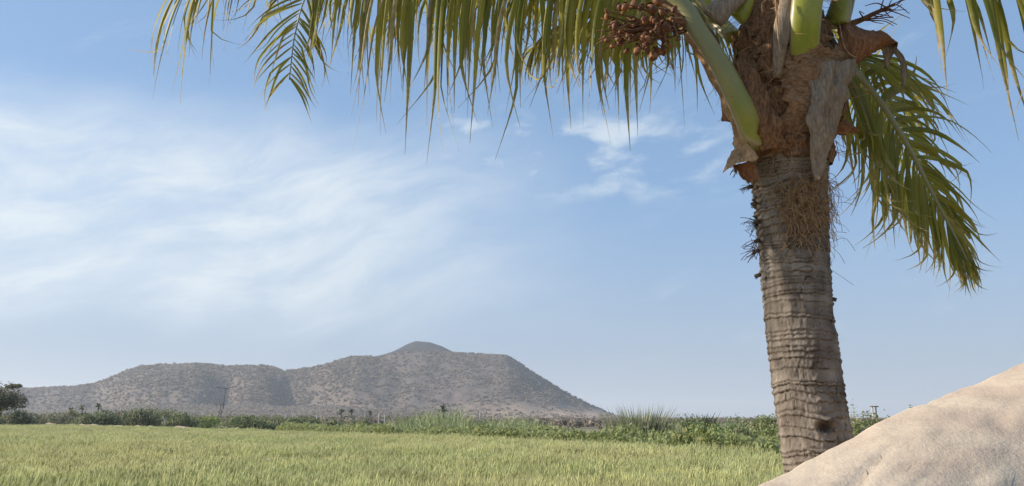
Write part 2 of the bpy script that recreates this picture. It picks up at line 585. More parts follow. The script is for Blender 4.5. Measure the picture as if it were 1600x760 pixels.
# ------------------------------------------------------------------ hills
SIL = np.array([(-500, 640), (-250, 618), (-100, 611), (0, 608), (60, 607), (120, 604), (150, 600), (175, 592), (200, 581), (222, 574), (250, 570), (300, 570),
                (335, 571), (352, 575), (370, 573), (400, 571), (422, 573), (445, 580), (470, 577), (505, 572), (530, 563), (550, 558), (575, 557), (592, 560),
                (612, 553), (640, 550), (680, 550), (720, 552), (770, 553), (792, 554), (806, 562), (830, 580), (870, 605), (920, 632), (955, 646), (985, 657),
                (1040, 661), (1200, 661)], float)
HY = 1200.0
SX = (SIL[:, 0] - 800) / FPX / cp * HY * 1.0
# exact lateral position and height at distance HY for each silhouette pixel
SP = np.array([P(x, y, HY) for x, y in SIL])
SX, SH = SP[:, 0], SP[:, 2]


FOOT_PX = np.array([-300, 60, 150, 200, 250, 300, 335, 352, 370, 395, 420, 442, 452, 480, 520, 560, 650, 790, 850, 980, 1100], float)
FOOT_S = np.array([.85, .85, .83, .71, .62, .63, .71, .76, .70, .63, .66, .74, .77, .73, .65, .56, .48, .46, .46, .40, .40])
FOOT_X = np.array([P(p, 600, HY)[0] for p in FOOT_PX])


def hill_height(X, Y):
    """the ridge runs along Y = HY; a gentle plain rises to the foot of rounded humps in front of it"""
    X0, X = X, X * HY / np.maximum(Y, 300)       # spurs fan out from the ridge towards the plain
    H = np.interp(X, SX, SH) * np.minimum(Y / HY, 1.0)
    Xw = X + 14 * vn(X * .01, Y * .01, 0 * X, 12) + 5 * vn(X * .04, Y * .04, 0 * X, 13)
    sb = np.interp(Xw, FOOT_X, FOOT_S) + .02 * vn(X * .03, 0 * X, 0 * X, 14)
    s = np.clip((Y - 600) / (HY - 600), 0, 1)
    k = np.clip((s - sb) / (1 - sb), 0, 1)
    right = sstep(X, -300, -160)                 # the main hill has straight scree slopes, the left humps are rounded
    low = .24 * (1 - right) + .13 * right
    dome = np.sin(np.pi / 2 * k) ** .95
    scree = np.clip(k * 1.02, 0, 1) ** 1.12
    up = dome * (1 - right) + scree * right
    prof = low * np.clip(s / sb, 0, 1) ** 1.4 + (1 - low) * up
    z = H * prof
    amp = np.sin(np.pi * k) ** .7 * np.clip(H / 60, 0, 1)
    z = z + amp * (4.5 + 2.0 * (1 - right)) * fbm(X * 0.020 + 0.003 * Y, Y * 0.006, 0 * X, 4, 9)
    z = z + np.clip(s * 3, 0, 1) * np.clip(H / 30, 0, 1) * .9 * fbm(X * 0.07, Y * 0.05, 0 * X, 3, 21) * (1 - 0.7 * sstep(s, 0.9, 1.0))
    back = np.clip((Y - HY) / 500.0, 0, 1)
    z = z * (1 - 0.8 * back ** 1.2)
    return z - 0.4, s


def build_hill():
    mb = MB()
    xs = np.linspace(-1250, 420, 420)
    ys = np.concatenate([np.linspace(520, 1230, 190), np.linspace(1245, 1700, 26)])
    X, Y = np.meshgrid(xs, ys)
    Z, s = hill_height(X, Y)
    edge = np.minimum(sstep(X, -1250, -1050), 1)
    Z = Z * edge - (1 - edge) * 1
    foot = np.clip(1 - sstep(Z, 4, 24), 0, 1) * sstep(X, -150, 40) + 0.22 * sstep(vn(X * .012, Y * .012, 0 * X, 31), 0.15, 0.6) * (1 - sstep(Z, 10, 35))
    mb.add(np.stack([X, Y, Z], -1).reshape(-1, 3), grid_faces(len(xs), len(ys)), foot=np.clip(foot, 0, 1).ravel())
    tag(mb.build('hill', M['hill']), kind='structure')
    # dark cinder peak standing behind the flat summit
    mb = MB()
    Yc = 1500.0
    pk = np.array([P(x, y, Yc) for x, y in ((540, 590), (580, 566), (612, 551), (636, 538), (650, 533), (672, 535), (690, 541), (710, 551), (750, 572), (800, 600))])
    xs = np.linspace(pk[0, 0], pk[-1, 0], 90)
    ys = np.linspace(Yc - 170, Yc + 200, 60)
    X, Y = np.meshgrid(xs, ys)
    H = np.interp(X, pk[:, 0], pk[:, 2])
    base = 95.0
    Z = base + (H - base) * np.clip(1 - np.abs(Y - Yc) / 210, 0, 1) ** 1.1 + 0.9 * fbm(X * .04, Y * .04, 0 * X, 3, 3) * (np.abs(Y - Yc) > 8)
    Z = np.where(H < base, H, Z)
    # skirt to the ground
    mb.add(np.stack([X, Y, Z], -1).reshape(-1, 3), grid_faces(len(xs), len(ys)))
    tag(mb.build('hill_summit', M['cone']), kind='structure')


build_hill()


# ------------------------------------------------------------------ scattering of uncountable cover
def scatter(name, pts, scl, rot, meshes, kind='stuff', label=None, cat=None):
    src = bpy.data.collections.new(name + "_pieces")
    for i, me in enumerate(meshes):
        src.objects.link(bpy.data.objects.new(name + "_piece", me))
    me = bpy.data.meshes.new(name)
    me.from_pydata(np.asarray(pts).tolist(), [], [])
    for k, val in (('scl', scl), ('rotz', rot)):
        a = me.attributes.new(k, 'FLOAT', 'POINT')
        a.data.foreach_set('value', np.asarray(val, np.float32))
    ng = bpy.data.node_groups.new(name + "_nodes", 'GeometryNodeTree')
    ng.interface.new_socket('Geometry', in_out='INPUT', socket_type='NodeSocketGeometry')
    ng.interface.new_socket('Geometry', in_out='OUTPUT', socket_type='NodeSocketGeometry')
    nd, ln = ng.nodes, ng.links
    gi, go = nd.new('NodeGroupInput'), nd.new('NodeGroupOutput')
    ci = nd.new('GeometryNodeCollectionInfo')
    ci.inputs['Collection'].default_value = src
    ci.inputs['Separate Children'].default_value = True
    ci.inputs['Reset Children'].default_value = True
    ip = nd.new('GeometryNodeInstanceOnPoints')
    ip.inputs['Pick Instance'].default_value = True
    a1 = nd.new('GeometryNodeInputNamedAttribute'); a1.data_type = 'FLOAT'; a1.inputs['Name'].default_value = 'scl'
    a2 = nd.new('GeometryNodeInputNamedAttribute'); a2.data_type = 'FLOAT'; a2.inputs['Name'].default_value = 'rotz'
    cx = nd.new('ShaderNodeCombineXYZ')
    ln.new(gi.outputs[0], ip.inputs['Points'])
    ln.new(ci.outputs[0], ip.inputs['Instance'])
    ln.new(a2.outputs['Attribute'], cx.inputs['Z'])
    ln.new(cx.outputs[0], ip.inputs['Rotation'])
    ln.new(a1.outputs['Attribute'], ip.inputs['Scale'])
    ln.new(ip.outputs[0], go.inputs[0])
    o = link(name, me)
    md = o.modifiers.new("scatter", 'NODES')
    md.node_group = ng
    return tag(o, label, cat, kind=kind)


def leaf_cloud(mb, n, radii, leaf, rng, center=(0, 0, 0), lumps=9, flat=0.0, drop=0.0):
    """leaf-sized faces spread through an uneven crown made of several lumps"""
    radii = np.asarray(radii, float)
    lc = rng.normal(size=(lumps, 3))
    lc = norm(lc) * rng.uniform(0.35, 0.75, (lumps, 1)) * radii
    lc[:, 2] = np.abs(lc[:, 2]) * 0.9 - radii[2] * 0.15
    lr = rng.uniform(0.28, 0.55, lumps)
    k = rng.integers(0, lumps, n)
    d = norm(rng.normal(size=(n, 3)))
    rr = rng.uniform(0, 1, n) ** 0.4
    spike = 1 + 0.35 * np.maximum(0, vn(d[:, 0] * 4 + k, d[:, 1] * 4, d[:, 2] * 4, 5))
    c = lc[k] + d * (rr * lr[k] * spike)[:, None] * radii
    c += np.asarray(center)
    nrm = norm(d * 0.8 + rng.normal(size=(n, 3)) * 0.8 + np.array([0, 0, 0.35]))
    a = norm(np.cross(nrm, rng.normal(size=(n, 3))))
    b = np.cross(nrm, a)
    s = leaf * rng.uniform(0.6, 1.5, n)
    L, Wd = s[:, None] * a, 0.5 * s[:, None] * b
    V = np.stack([c - L, c + Wd * 0.9 - L * 0.1, c + L, c - Wd * 0.9 - L * 0.1], 1).reshape(-1, 3)
    F = [(4 * i, 4 * i + 1, 4 * i + 2, 4 * i + 3) for i in range(n)]
    shade = np.clip(0.5 + 0.22 * rng.normal(size=n) + 0.25 * (rng.uniform(0, 1, lumps)[k] - 0.5), 0, 1)
    mb.add(V, F, rnd=np.repeat(shade, 4), rnd2=np.repeat(rng.uniform(0, 1, n), 4))
    return lc + np.asarray(center)


def hill_scrub():
    meshes = []
    for i in range(4):
        mb = MB()
        rng = np.random.default_rng(50 + i)
        leaf_cloud(mb, 42, (1.5, 1.5, 1.05), 0.55, rng, (0, 0, 0.55), 4)
        meshes.append(mb.mesh('scrub_piece', M['scrub'], False))
    rng = np.random.default_rng(5)
    n = 80000
    X = rng.uniform(-1000, 260, n)
    Y = rng.uniform(560, 1225, n)
    Z, s = hill_height(X, Y)
    dens = 0.62 + 0.4 * vn(X * 0.02, Y * 0.012, 0 * X, 41) + 0.3 * vn(X * 0.06, Y * 0.05, 0 * X, 44) - .25 * sstep(X, -260, -60)
    dens = dens * (1 - 0.85 * sstep(X, -130, 20) * (1 - sstep(Z, 8, 26)))
    px, py, zc = to_px(np.stack([X, Y, Z], -1))
    keep = (rng.uniform(0, 1, n) < dens) & (px > -120) & (Z > -0.2)
    pts = np.stack([X, Y, Z], -1)[keep]
    sc = (rng.uniform(0.7, 2.3, n) * (1 - .25 * sstep(X, -260, -60)))[keep]
    scatter('hill_scrub', pts, sc, rng.uniform(0, 6.28, n)[keep], meshes, label='grey dry thorn scrub covering the whole hillside', cat='scrub')


hill_scrub()

# ------------------------------------------------------------------ wheat field
EDGE = np.array([(-120, 160), (-62, 106), (-44, 84), (-18.5, 57), (-5, 38), (1.9, 27.5), (6.4, 18.6), (12, 8), (14, 3)], float)


def wheat_edge_y(x):
    o = np.argsort(EDGE[:, 0])
    return np.interp(x, EDGE[o, 0], EDGE[o, 1])


def wheat_piece(seed, n, size, ears=True):
    rng = np.random.default_rng(seed)
    mb = MB()
    for i in range(n):
        x, y = rng.uniform(-size, size, 2)
        h = rng.normal(0.80, 0.055)
        lean = rng.normal(0, 0.05, 2) + np.array([0.045, 0.0])
        r = rng.uniform(0, 1)
        top = np.array([x + lean[0], y + lean[1], h])
        a = rng.uniform(0, 6.28)
        wv = np.array([math.cos(a), math.sin(a), 0]) * 0.0035
        b = np.array([x, y, 0.15])
        mb.add([b - wv, b + wv, top + wv, top - wv], [(0, 1, 2, 3)], rnd=r, ear=0.25)
        # ear: a spindle with awns
        d = norm(np.array([lean[0] * 3 + rng.normal(0, .10), lean[1] * 3 + rng.normal(0, .10), 1.0]))
        L = rng.uniform(0.075, 0.11)
        e1 = np.cross(d, [1, 0, 0]); e1 = norm(e1); e2 = np.cross(d, e1)
        ring = [e1, e2, -e1, -e2]
        rr = 0.0085
        vs = [top] + [top + d * L * 0.35 + q * rr for q in ring] + [top + d * L * 0.8 + q * rr * 0.75 for q in ring] + [top + d * L]
        fs = [(0, 1 + (j + 1) % 4, 1 + j) for j in range(4)] + [(1 + j, 1 + (j + 1) % 4, 5 + (j + 1) % 4, 5 + j) for j in range(4)] + [(5 + j, 5 + (j + 1) % 4, 9) for j in range(4)]
        mb.add(vs, fs, rnd=r, ear=1.0)
        for j in range(6):
            q = norm(ring[j % 4] + rng.normal(0, .4, 3))
            st = top + d * L * rng.uniform(0.3, 0.95)
            en = st + norm(d + q * 0.22) * rng.uniform(0.05, 0.085)
            s_ = np.cross(d, q) * 0.0018
            mb.add([st - s_, st + s_, en], [(0, 1, 2)], rnd=min(1, r + .3), ear=1.0)
        for j in range(2):
            a = rng.uniform(0, 6.28)
            dd = np.array([math.cos(a), math.sin(a), 0])
            sd_ = np.array([-dd[1], dd[0], 0]) * rng.uniform(0.0035, 0.006)
            z0 = h * rng.uniform(0.45, 0.85)
            p0 = b + (top - b) * z0 / h
            p1 = p0 + dd * 0.06 + np.array([0, 0, 0.12])
            p2 = p0 + dd * 0.15 + np.array([0, 0, 0.13 + rng.uniform(-.06, .03)])
            mb.add([p0 - sd_ * .6, p0 + sd_ * .6, p1 + sd_, p1 - sd_, p2], [(0, 1, 2, 3), (3, 2, 4)], rnd=rng.uniform(0, 1), ear=0.0)
    return mb.mesh('wheat_piece', M['wheat'], False)


def wheat():
    meshes = [wheat_piece(100 + i, 80, 0.27) for i in range(5)]
    rng = np.random.default_rng(17)
    pts, sc = [], []
    for y0, y1, den, s0 in ((5, 18, 11, 1.0), (18, 36, 8, 1.06), (36, 70, 5, 1.12), (70, 165, 2.8, 1.2)):
        xa, xb = -0.78 * y1 - 6, min(0.78 * y1 + 6, 20)
        n = int((xb - xa) * (y1 - y0) * den)
        x, y = rng.uniform(xa, xb, n), rng.uniform(y0, y1, n)
        k = (y < wheat_edge_y(x) - 0.3 - 0.4 * rng.uniform(0, 1, n)) & (np.abs(x) < 0.78 * y + 6) & (np.hypot(x - 1.5, y - 3.5) > 3.2)
        k &= rng.uniform(0, 1, n) < 0.93 + 0.3 * vn(x * 0.7, y * 0.7, 0 * x, 61)
        x, y = x[k], y[k]
        pts.append(np.stack([x, y, 0 * x + 0.02], 1))
        hh = 1 + 0.05 * vn(x * 0.25, y * 0.25, 0 * x, 3) + 0.04 * vn(x * 1.3, y * 1.3, 0 * x, 7)
        sc.append(s0 * hh * rng.uniform(0.93, 1.07, len(x)) if s0 < 1.1 else hh * rng.uniform(0.95, 1.07, len(x)))
    pts, sc = np.concatenate(pts), np.concatenate(sc)
    scatter('wheat', pts, sc, rng.normal(0.0, 0.5, len(pts)), meshes, label='ripening green gold wheat filling the whole field', cat='wheat')


wheat()

# ------------------------------------------------------------------ vegetation beyond the wheat
def bush(px, wpx, topy, depth, mat, label, leaf=0.10, n=2600, dm=0.8, seed=0, lumps=10, stems=3, group='bushes along the far field edge', cat='bush', name='bush', base=-0.05, hole=0):
    rng = np.random.default_rng(900 + seed)
    c = P(px, 652, depth)
    ppm = FPX / depth
    rx = wpx / 2 / ppm
    top = P(px, topy, depth)[2]
    root = empty(name, (c[0], c[1], 0), label, cat, group)
    mb = MB()
    rz = (top - base) / 1.62
    ctr = np.array([c[0], c[1], base + rz * 0.55])
    lc = leaf_cloud(mb, n, (rx, rx * dm, rz), leaf, rng, ctr, lumps)
    v = mb.v[0]
    hi_, lo_ = np.percentile(v[:, 2], 99.3), np.percentile(v[:, 2], 1)
    f_ = lambda z: base + 0.05 + (z - lo_) * (top - base - 0.05) / (hi_ - lo_)
    kx = rx / np.percentile(np.abs(v[:, 0] - c[0]), 98.5)
    v[:, 2] = f_(v[:, 2]); lc[:, 2] = f_(lc[:, 2])
    v[:, 0] = c[0] + (v[:, 0] - c[0]) * kx; lc[:, 0] = c[0] + (lc[:, 0] - c[0]) * kx
    child(mb, 'foliage', mat, root, False)
    sb = MB()
    for i in range(stems):
        e = lc[i % len(lc)]
        p0 = np.array([c[0] + rng.normal(0, .08), c[1] + rng.normal(0, .08), -0.05])
        pts, _ = catmull([p0, p0 * 0.6 + e * 0.4 + [0, 0, .12], e], 8)
        sweep(sb, pts, np.linspace(0.045, 0.012, 8), np.linspace(0.045, 0.012, 8), (0.3, 0.9, 0.1), 5)
    child(sb, 'stem', M['wood'], root)
    return root


def blades(mb, n, pts, h, w, rng, lean=0.25, droop=0.5, fan=None):
    """reed or grass blades: bent tapering ribbons"""
    for i in range(n):
        p = np.asarray(pts[i], float)
        hh = h * rng.uniform(0.6, 1.1)
        a = rng.uniform(0, 6.28)
        d = np.array([math.cos(a), math.sin(a), 0]) * rng.uniform(0.2, 1.0) * lean
        if fan is not None:
            d = d * 0.4 + (p - fan) * np.array([1, 1, 0]) * 0.30
        a2 = rng.uniform(0, 6.28)
        sv = np.array([math.cos(a2), math.sin(a2), 0]) * w * rng.uniform(0.6, 1.3)
        s = np.array([0, .35, .7, 1.0])
        ctr = p + np.outer(s, [0, 0, hh]) + np.outer(s ** 2, d * hh) - np.outer(s ** 3, [0, 0, hh * droop * rng.uniform(0, .5)])
        wd = np.array([.5, 1, .7, .0])
        V = np.concatenate([[ctr[k] - sv * wd[k], ctr[k] + sv * wd[k]] for k in range(3)] + [[ctr[3]]])
        r = np.clip(rng.normal(.45, .22), 0, 1)
        mb.add(V, [(0, 1, 3, 2), (2, 3, 5, 4), (4, 5, 6)], rnd=np.clip(r + np.array([-.25, -.25, 0, 0, .15, .15, .25]), 0, 1), rnd2=rng.uniform(0, 1))


def vegetation():
    rng = np.random.default_rng(77)
    G = 'bushes along the far field edge'
    L = [
        (75, 95, 645, 108, 'bush_olive', 'dull olive scrub bush beside the dark acacia at the left'),
        (118, 60, 642, 112, 'bush_olive', 'low olive bush between the two leftmost pale poles'),
        (152, 72, 643, 102, 'bush_green', 'green bush on the field edge below the leftmost low hill slope'),
        (188, 62, 642, 108, 'bush_olive', 'browner round bush between two greener bushes left of the rounded hump'),
        (222, 64, 639, 104, 'bush_green', 'dark green bush with deep shade under the rounded left hump'),
        (258, 70, 640, 112, 'bush_olive', 'tall olive bush behind the leaning pale branch'),
        (286, 56, 646, 98, 'bush_green', 'dark rounded bush just left of the steel pole'),
        (322, 50, 652, 106, 'bush_light', 'yellowish green bush right at the foot of the steel pole'),
        (380, 84, 650, 96, 'bush_green', 'dark flat-topped bush right of the steel pole'),
        (432, 62, 652, 100, 'bush_olive', 'pale olive bush between the flat-topped dark bush and open field'),
        (474, 74, 652, 92, 'bush_green', 'green rounded bush left of the bare tan patch'),
        (520, 56, 659, 78, 'bush_green', 'low dark bush in front of the bare tan patch'),
        (560, 70, 658, 74, 'bush_olive', 'low greyish green bush left of the tall reed bed'),
    ]
    for i, (px, w, ty, d, m, lab) in enumerate(L):
        bush(px, w, ty, d, M['bush_far' if m == 'bush_green' else m], lab, leaf=0.13, n=2600, seed=i, lumps=13)
    R = [
        (1066, 66, 656, 36, 'bush_green', 'dark green sprawling bush beside the pale reed clump'),
        (1100, 90, 668, 27, 'bush_light', 'light feathery bush low in front at the wheat edge'),
        (1142, 76, 658, 33, 'bush_green', 'mid green bush with a brownish round top left of the palm trunk'),
        (1152, 96, 673, 25, 'bush_green', 'broad low green bush nearest the palm trunk on its left'),
        (1200, 84, 651, 30, 'bush_light', 'tallest feathery bush partly hidden behind the palm trunk'),
        (1212, 80, 668, 24, 'bush_light', 'bright leafy bush touching the left edge of the palm trunk'),
        (1345, 66, 654, 28, 'bush_light', 'small green bush between the palm trunk and the boulder'),
    ]
    for i, (px, w, ty, d, m, lab) in enumerate(R):
        bush(px, w * 1.15, ty, d, M[m], lab, leaf=0.042, n=8200, seed=40 + i, lumps=18, group='green bushes near the palm trunk', dm=0.7)
    # wispy sapling right of the trunk
    bush(1333, 26, 633, 27, M['bush_light'], 'thin wispy sapling rising just right of the palm trunk', leaf=0.045, n=420, seed=70, lumps=9, stems=5, group=None, cat='sapling', name='sapling')
    bush(1424, 26, 638, 42, M['bush_olive'], 'small dark tree top peeping over the boulder edge', leaf=0.07, n=900, seed=71, group=None, cat='tree', name='distant_tree')

    # reed bed
    mb = MB()
    pts = []
    n = 5200
    top_x = np.array([598, 620, 650, 690, 715, 740, 780, 800, 830, 850, 870])
    top_y = np.array([664, 652, 646, 640, 641, 655, 654, 650, 653, 659, 668])
    for dpt, m_, hs in ((56, 2900, 1.0), (50, 2200, 0.9), (46, 1500, .62)):
        px = rng.uniform(602, 868, m_)
        ty = np.interp(px, top_x, top_y)
        for k in range(m_):
            d = dpt + rng.uniform(-2.5, 2.5)
            q = P(px[k], 652, d)
            hgt = max(0.5, (P(px[k], ty[k], d)[2]) * hs * rng.uniform(0.78, 1.16))
            pp = np.array([[q[0], q[1], 0.0]])
            blades(mb, 1, pp, hgt / 0.93, 0.032, rng, 0.55, 0.55)
    tag(mb.build('reed_bed', M['reed'], None, False), 'bed of tall grey green reeds at the middle of the field edge', 'reeds', kind='stuff')

    # single clump of tall pale reeds
    c = P(1000, 652, 38)
    root = empty('reed_clump', (c[0], c[1], 0), 'single fountain-shaped clump of pale reeds right of the hill foot', 'reeds')
    mb = MB()
    q = np.stack([c[0] + np.clip(rng.normal(0, .62, 900), -1.1, 1.1), c[1] + rng.normal(0, .4, 900), np.zeros(900)], 1)
    hh = 2.35
    blades(mb, 900, q, hh, 0.024, rng, 0.35, 0.35, fan=np.array([c[0], c[1], 0]))
    child(mb, 'blade_tuft', M['reed'], root, False)
    mb = MB()
    q = np.stack([c[0] + rng.normal(0.2, .5, 200), c[1] - .3 + rng.normal(0, .3, 200), np.zeros(200)], 1)
    blades(mb, 200, q, 0.9, 0.03, rng, 0.5, 0.6, fan=np.array([c[0], c[1], 0]))
    child(mb, 'dry_base_blades', M['reed'], root, False)

    # dark spiky agave-like tuft behind the bushes
    c = P(1092, 652, 44)
    root = empty('spiky_plant', (c[0], c[1], 0), 'dark spiky row of stiff leaves poking above the bushes', 'plant')
    mb = MB()
    q = np.stack([c[0] + rng.uniform(-.85, .85, 170), c[1] + rng.normal(0, .3, 170), np.full(170, .7)], 1)
    blades(mb, 170, q, 1.35, 0.035, rng, 0.55, 0.2)
    child(mb, 'leaf_tuft', M['dark_leaf'], root, False)
    mb = MB()
    hair(mb, catmull([(c[0], c[1], -.05), (c[0], c[1], .4), (c[0], c[1], .8)], 5)[0], 0.16, 8)
    child(mb, 'stump', M['wood'], root)

    # weeds between wheat and reeds
    mb = MB()
    n = 76000
    x = rng.uniform(-16, 12, n)
    y = wheat_edge_y(x) + 0.2 + 5.5 * rng.uniform(0, 1, n) ** 1.5
    pxl, _, _ = to_px(np.stack([x, y, 0 * x], 1))
    k = (pxl > 430) & (pxl < 1900)
    x, y = x[k], y[k]
    hgt = 1.24 + 0.16 * np.exp(-((x - 2.5) / 2.5) ** 2) + 0.22 * vn(x * .8, y * .8, 0 * x, 4) + .10 * vn(x * 2.6, y * 2.6, 0 * x, 5)
    n = len(x)
    z = rng.uniform(0.0, 1.0, n) ** 0.7 * hgt
    c = np.stack([x, y, z], 1)
    nr = norm(rng.normal(size=(n, 3)) + [0, 0, .6])
    a = norm(np.cross(nr, rng.normal(size=(n, 3)))); b = np.cross(nr, a)
    s = rng.uniform(.06, .13, n)[:, None]
    V = np.stack([c - a * s, c + b * s * .45, c + a * s, c - b * s * .45], 1).reshape(-1, 3)
    mb.add(V, [(4 * i, 4 * i + 1, 4 * i + 2, 4 * i + 3) for i in range(n)], rnd=np.repeat(np.clip(rng.normal(.55, .2, n), 0, 1), 4), rnd2=np.repeat(rng.uniform(0, 1, n), 4))
    tag(mb.build('weeds', M['bush_light'], None, False), 'low green weeds lining the far edge of the wheat', 'weeds', kind='stuff')

    # acacia tree at the left edge
    c = P(2, 652, 92)
    root = empty('acacia_tree', (c[0], c[1], 0), 'dark spreading acacia tree cut by the left edge of the picture', 'tree')
    mb = MB()
    top = P(0, 600, 92)[2]
    lc = np.vstack([leaf_cloud(mb, 5200, (3.8, 2.8, 2.5), 0.14, rng, (c[0] - .3, c[1], top - 2.3), 14),
                    leaf_cloud(mb, 700, (1.0, 1.0, .5), 0.12, rng, (c[0] + 1.0, c[1], top - .5), 5)])
    mb.v[0][:, 2] += top - .25 - np.percentile(mb.v[0][:, 2], 99)
    mb.v[1][:, 2] += top - np.percentile(mb.v[1][:, 2], 99)
    child(mb, 'crown', M['acacia_leaf'], root, False)
    mb = MB()
    tp = np.array([c[0] - .2, c[1], 0])
    sweep(mb, catmull([tp, tp + [.1, 0, 1], tp + [.0, .1, top * .5]], 8)[0], np.linspace(.2, .12, 8), np.linspace(.2, .12, 8), (0, 1, 0.1), 8)
    for e in lc[:12]:
        q = catmull([tp + [0, 0, top * .35], (tp + [0, 0, top * .5]) * .5 + e * .5, e], 7)[0]
        sweep(mb, q, np.linspace(.08, .02, 7), np.linspace(.08, .02, 7), (0, 1, 0.1), 5)
    child(mb, 'trunk', M['wood'], root)
    bush(28, 60, 641, 90, M['bush_olive'], 'grey green scrub bush under the dark acacia tree', leaf=.13, n=1800, seed=90)
    bush(-20, 70, 638, 88, M['bush_olive'], 'scrub bush at the extreme left under the acacia', leaf=.13, n=1500, seed=91)

    # distant date palms and small trees on the plain
    def date_palm(px, topy, depth, label, r=1.0):
        c = P(px, 652, depth)
        top = P(px, topy + 2.5, depth)[2]
        root = empty('date_palm', (c[0], c[1], 0), label, 'palm', 'small date palms on the plain')
        mb = MB()
        ht = top - r * .6
        hair(mb, catmull([(c[0], c[1], -.1), (c[0] + .05, c[1], ht * .5), (c[0], c[1], ht)], 6)[0], .16, 7)
        child(mb, 'trunk', M['wood'], root)
        mb = MB()
        for i in range(26):
            a, e = rng.uniform(0, 6.28), rng.uniform(-.3, 1.3)
            d = np.array([math.cos(a) * math.cos(e), math.sin(a) * math.cos(e), math.sin(e)])
            p0 = np.array([c[0], c[1], ht])
            pts = np.array([p0, p0 + d * r * .55, p0 + d * r + [0, 0, -.25 * r]])
            sv = norm(np.cross(d, [0, 0, 1.0])) * .16 * r
            mb.add([pts[0] - sv * .3, pts[0] + sv * .3, pts[1] + sv, pts[1] - sv, pts[2]], [(0, 1, 2, 3), (3, 2, 4)], rnd=rng.uniform(0, 1), rnd2=0)
        child(mb, 'crown', M['dark_leaf'], root, False)
    date_palm(110, 634, 210, 'leftmost small dark palm standing on the plain', 1.3)
    date_palm(127, 630, 220, 'second small dark palm from the left on the plain', 1.4)
    date_palm(152, 628, 215, 'slim dark palm third from the left on the plain', 1.6)
    date_palm(533, 637, 230, 'left one of the paired date palms below the hill', 1.8)
    date_palm(549, 637, 236, 'right one of the paired date palms below the hill', 1.7)
    date_palm(578, 640, 240, 'lone date palm right of the pair below the hill', 1.3)
    date_palm(692, 630, 160, 'dark ragged palm rising behind the tall reeds', 1.5)

    # tree line in the middle distance
    mb = MB()
    for px in np.arange(-60, 700, 9.0):
        d = 250 + 60 * vn(px * .02, 1.3, 2.2, 5) + rng.uniform(-15, 15)
        c = P(px, 652, d)
        leaf_cloud(mb, 130, (rng.uniform(2, 4), 2.5, rng.uniform(1.1, 2.0)), .36, rng, (c[0], c[1], 1.0), 4)
    tag(mb.build('distant_tree_line', M['bush_olive'], None, False), 'distant line of dark scrub trees across the plain below the hill', 'trees', kind='stuff')
    mb = MB()
    for px in np.arange(740, 1000, 6.0):
        d = 260 + rng.uniform(-12, 12)
        c = P(px, 652, d)
        leaf_cloud(mb, 90, (rng.uniform(1.5, 3), 2.0, rng.uniform(.5, .85)), .3, rng, (c[0], c[1], .3), 3)
    tag(mb.build('thorn_hedge', M['hedge'], None, False), 'low brown thorn hedge at the right foot of the hill', 'hedge', kind='stuff')
    # scattered dry scrub on the plain
    meshes = []
    for i in range(3):
        m2 = MB()
        leaf_cloud(m2, 70, (1.2, 1.2, .8), .3, np.random.default_rng(300 + i), (0, 0, .35), 4)
        meshes.append(m2.mesh('plain_scrub_piece', M['scrub'], False))
    n = 4200
    y = rng.uniform(130, 640, n)
    x = rng.uniform(-.8, .95, n) * y
    k = vn(x * .02, y * .02, 0 * x, 8) > -0.15
    scatter('plain_scrub', np.stack([x, y, 0 * x], 1)[k], rng.uniform(.6, 1.7, n)[k], rng.uniform(0, 6.28, n)[k], meshes, label='scattered dry scrub dotted over the flat plain', cat='scrub')


vegetation()


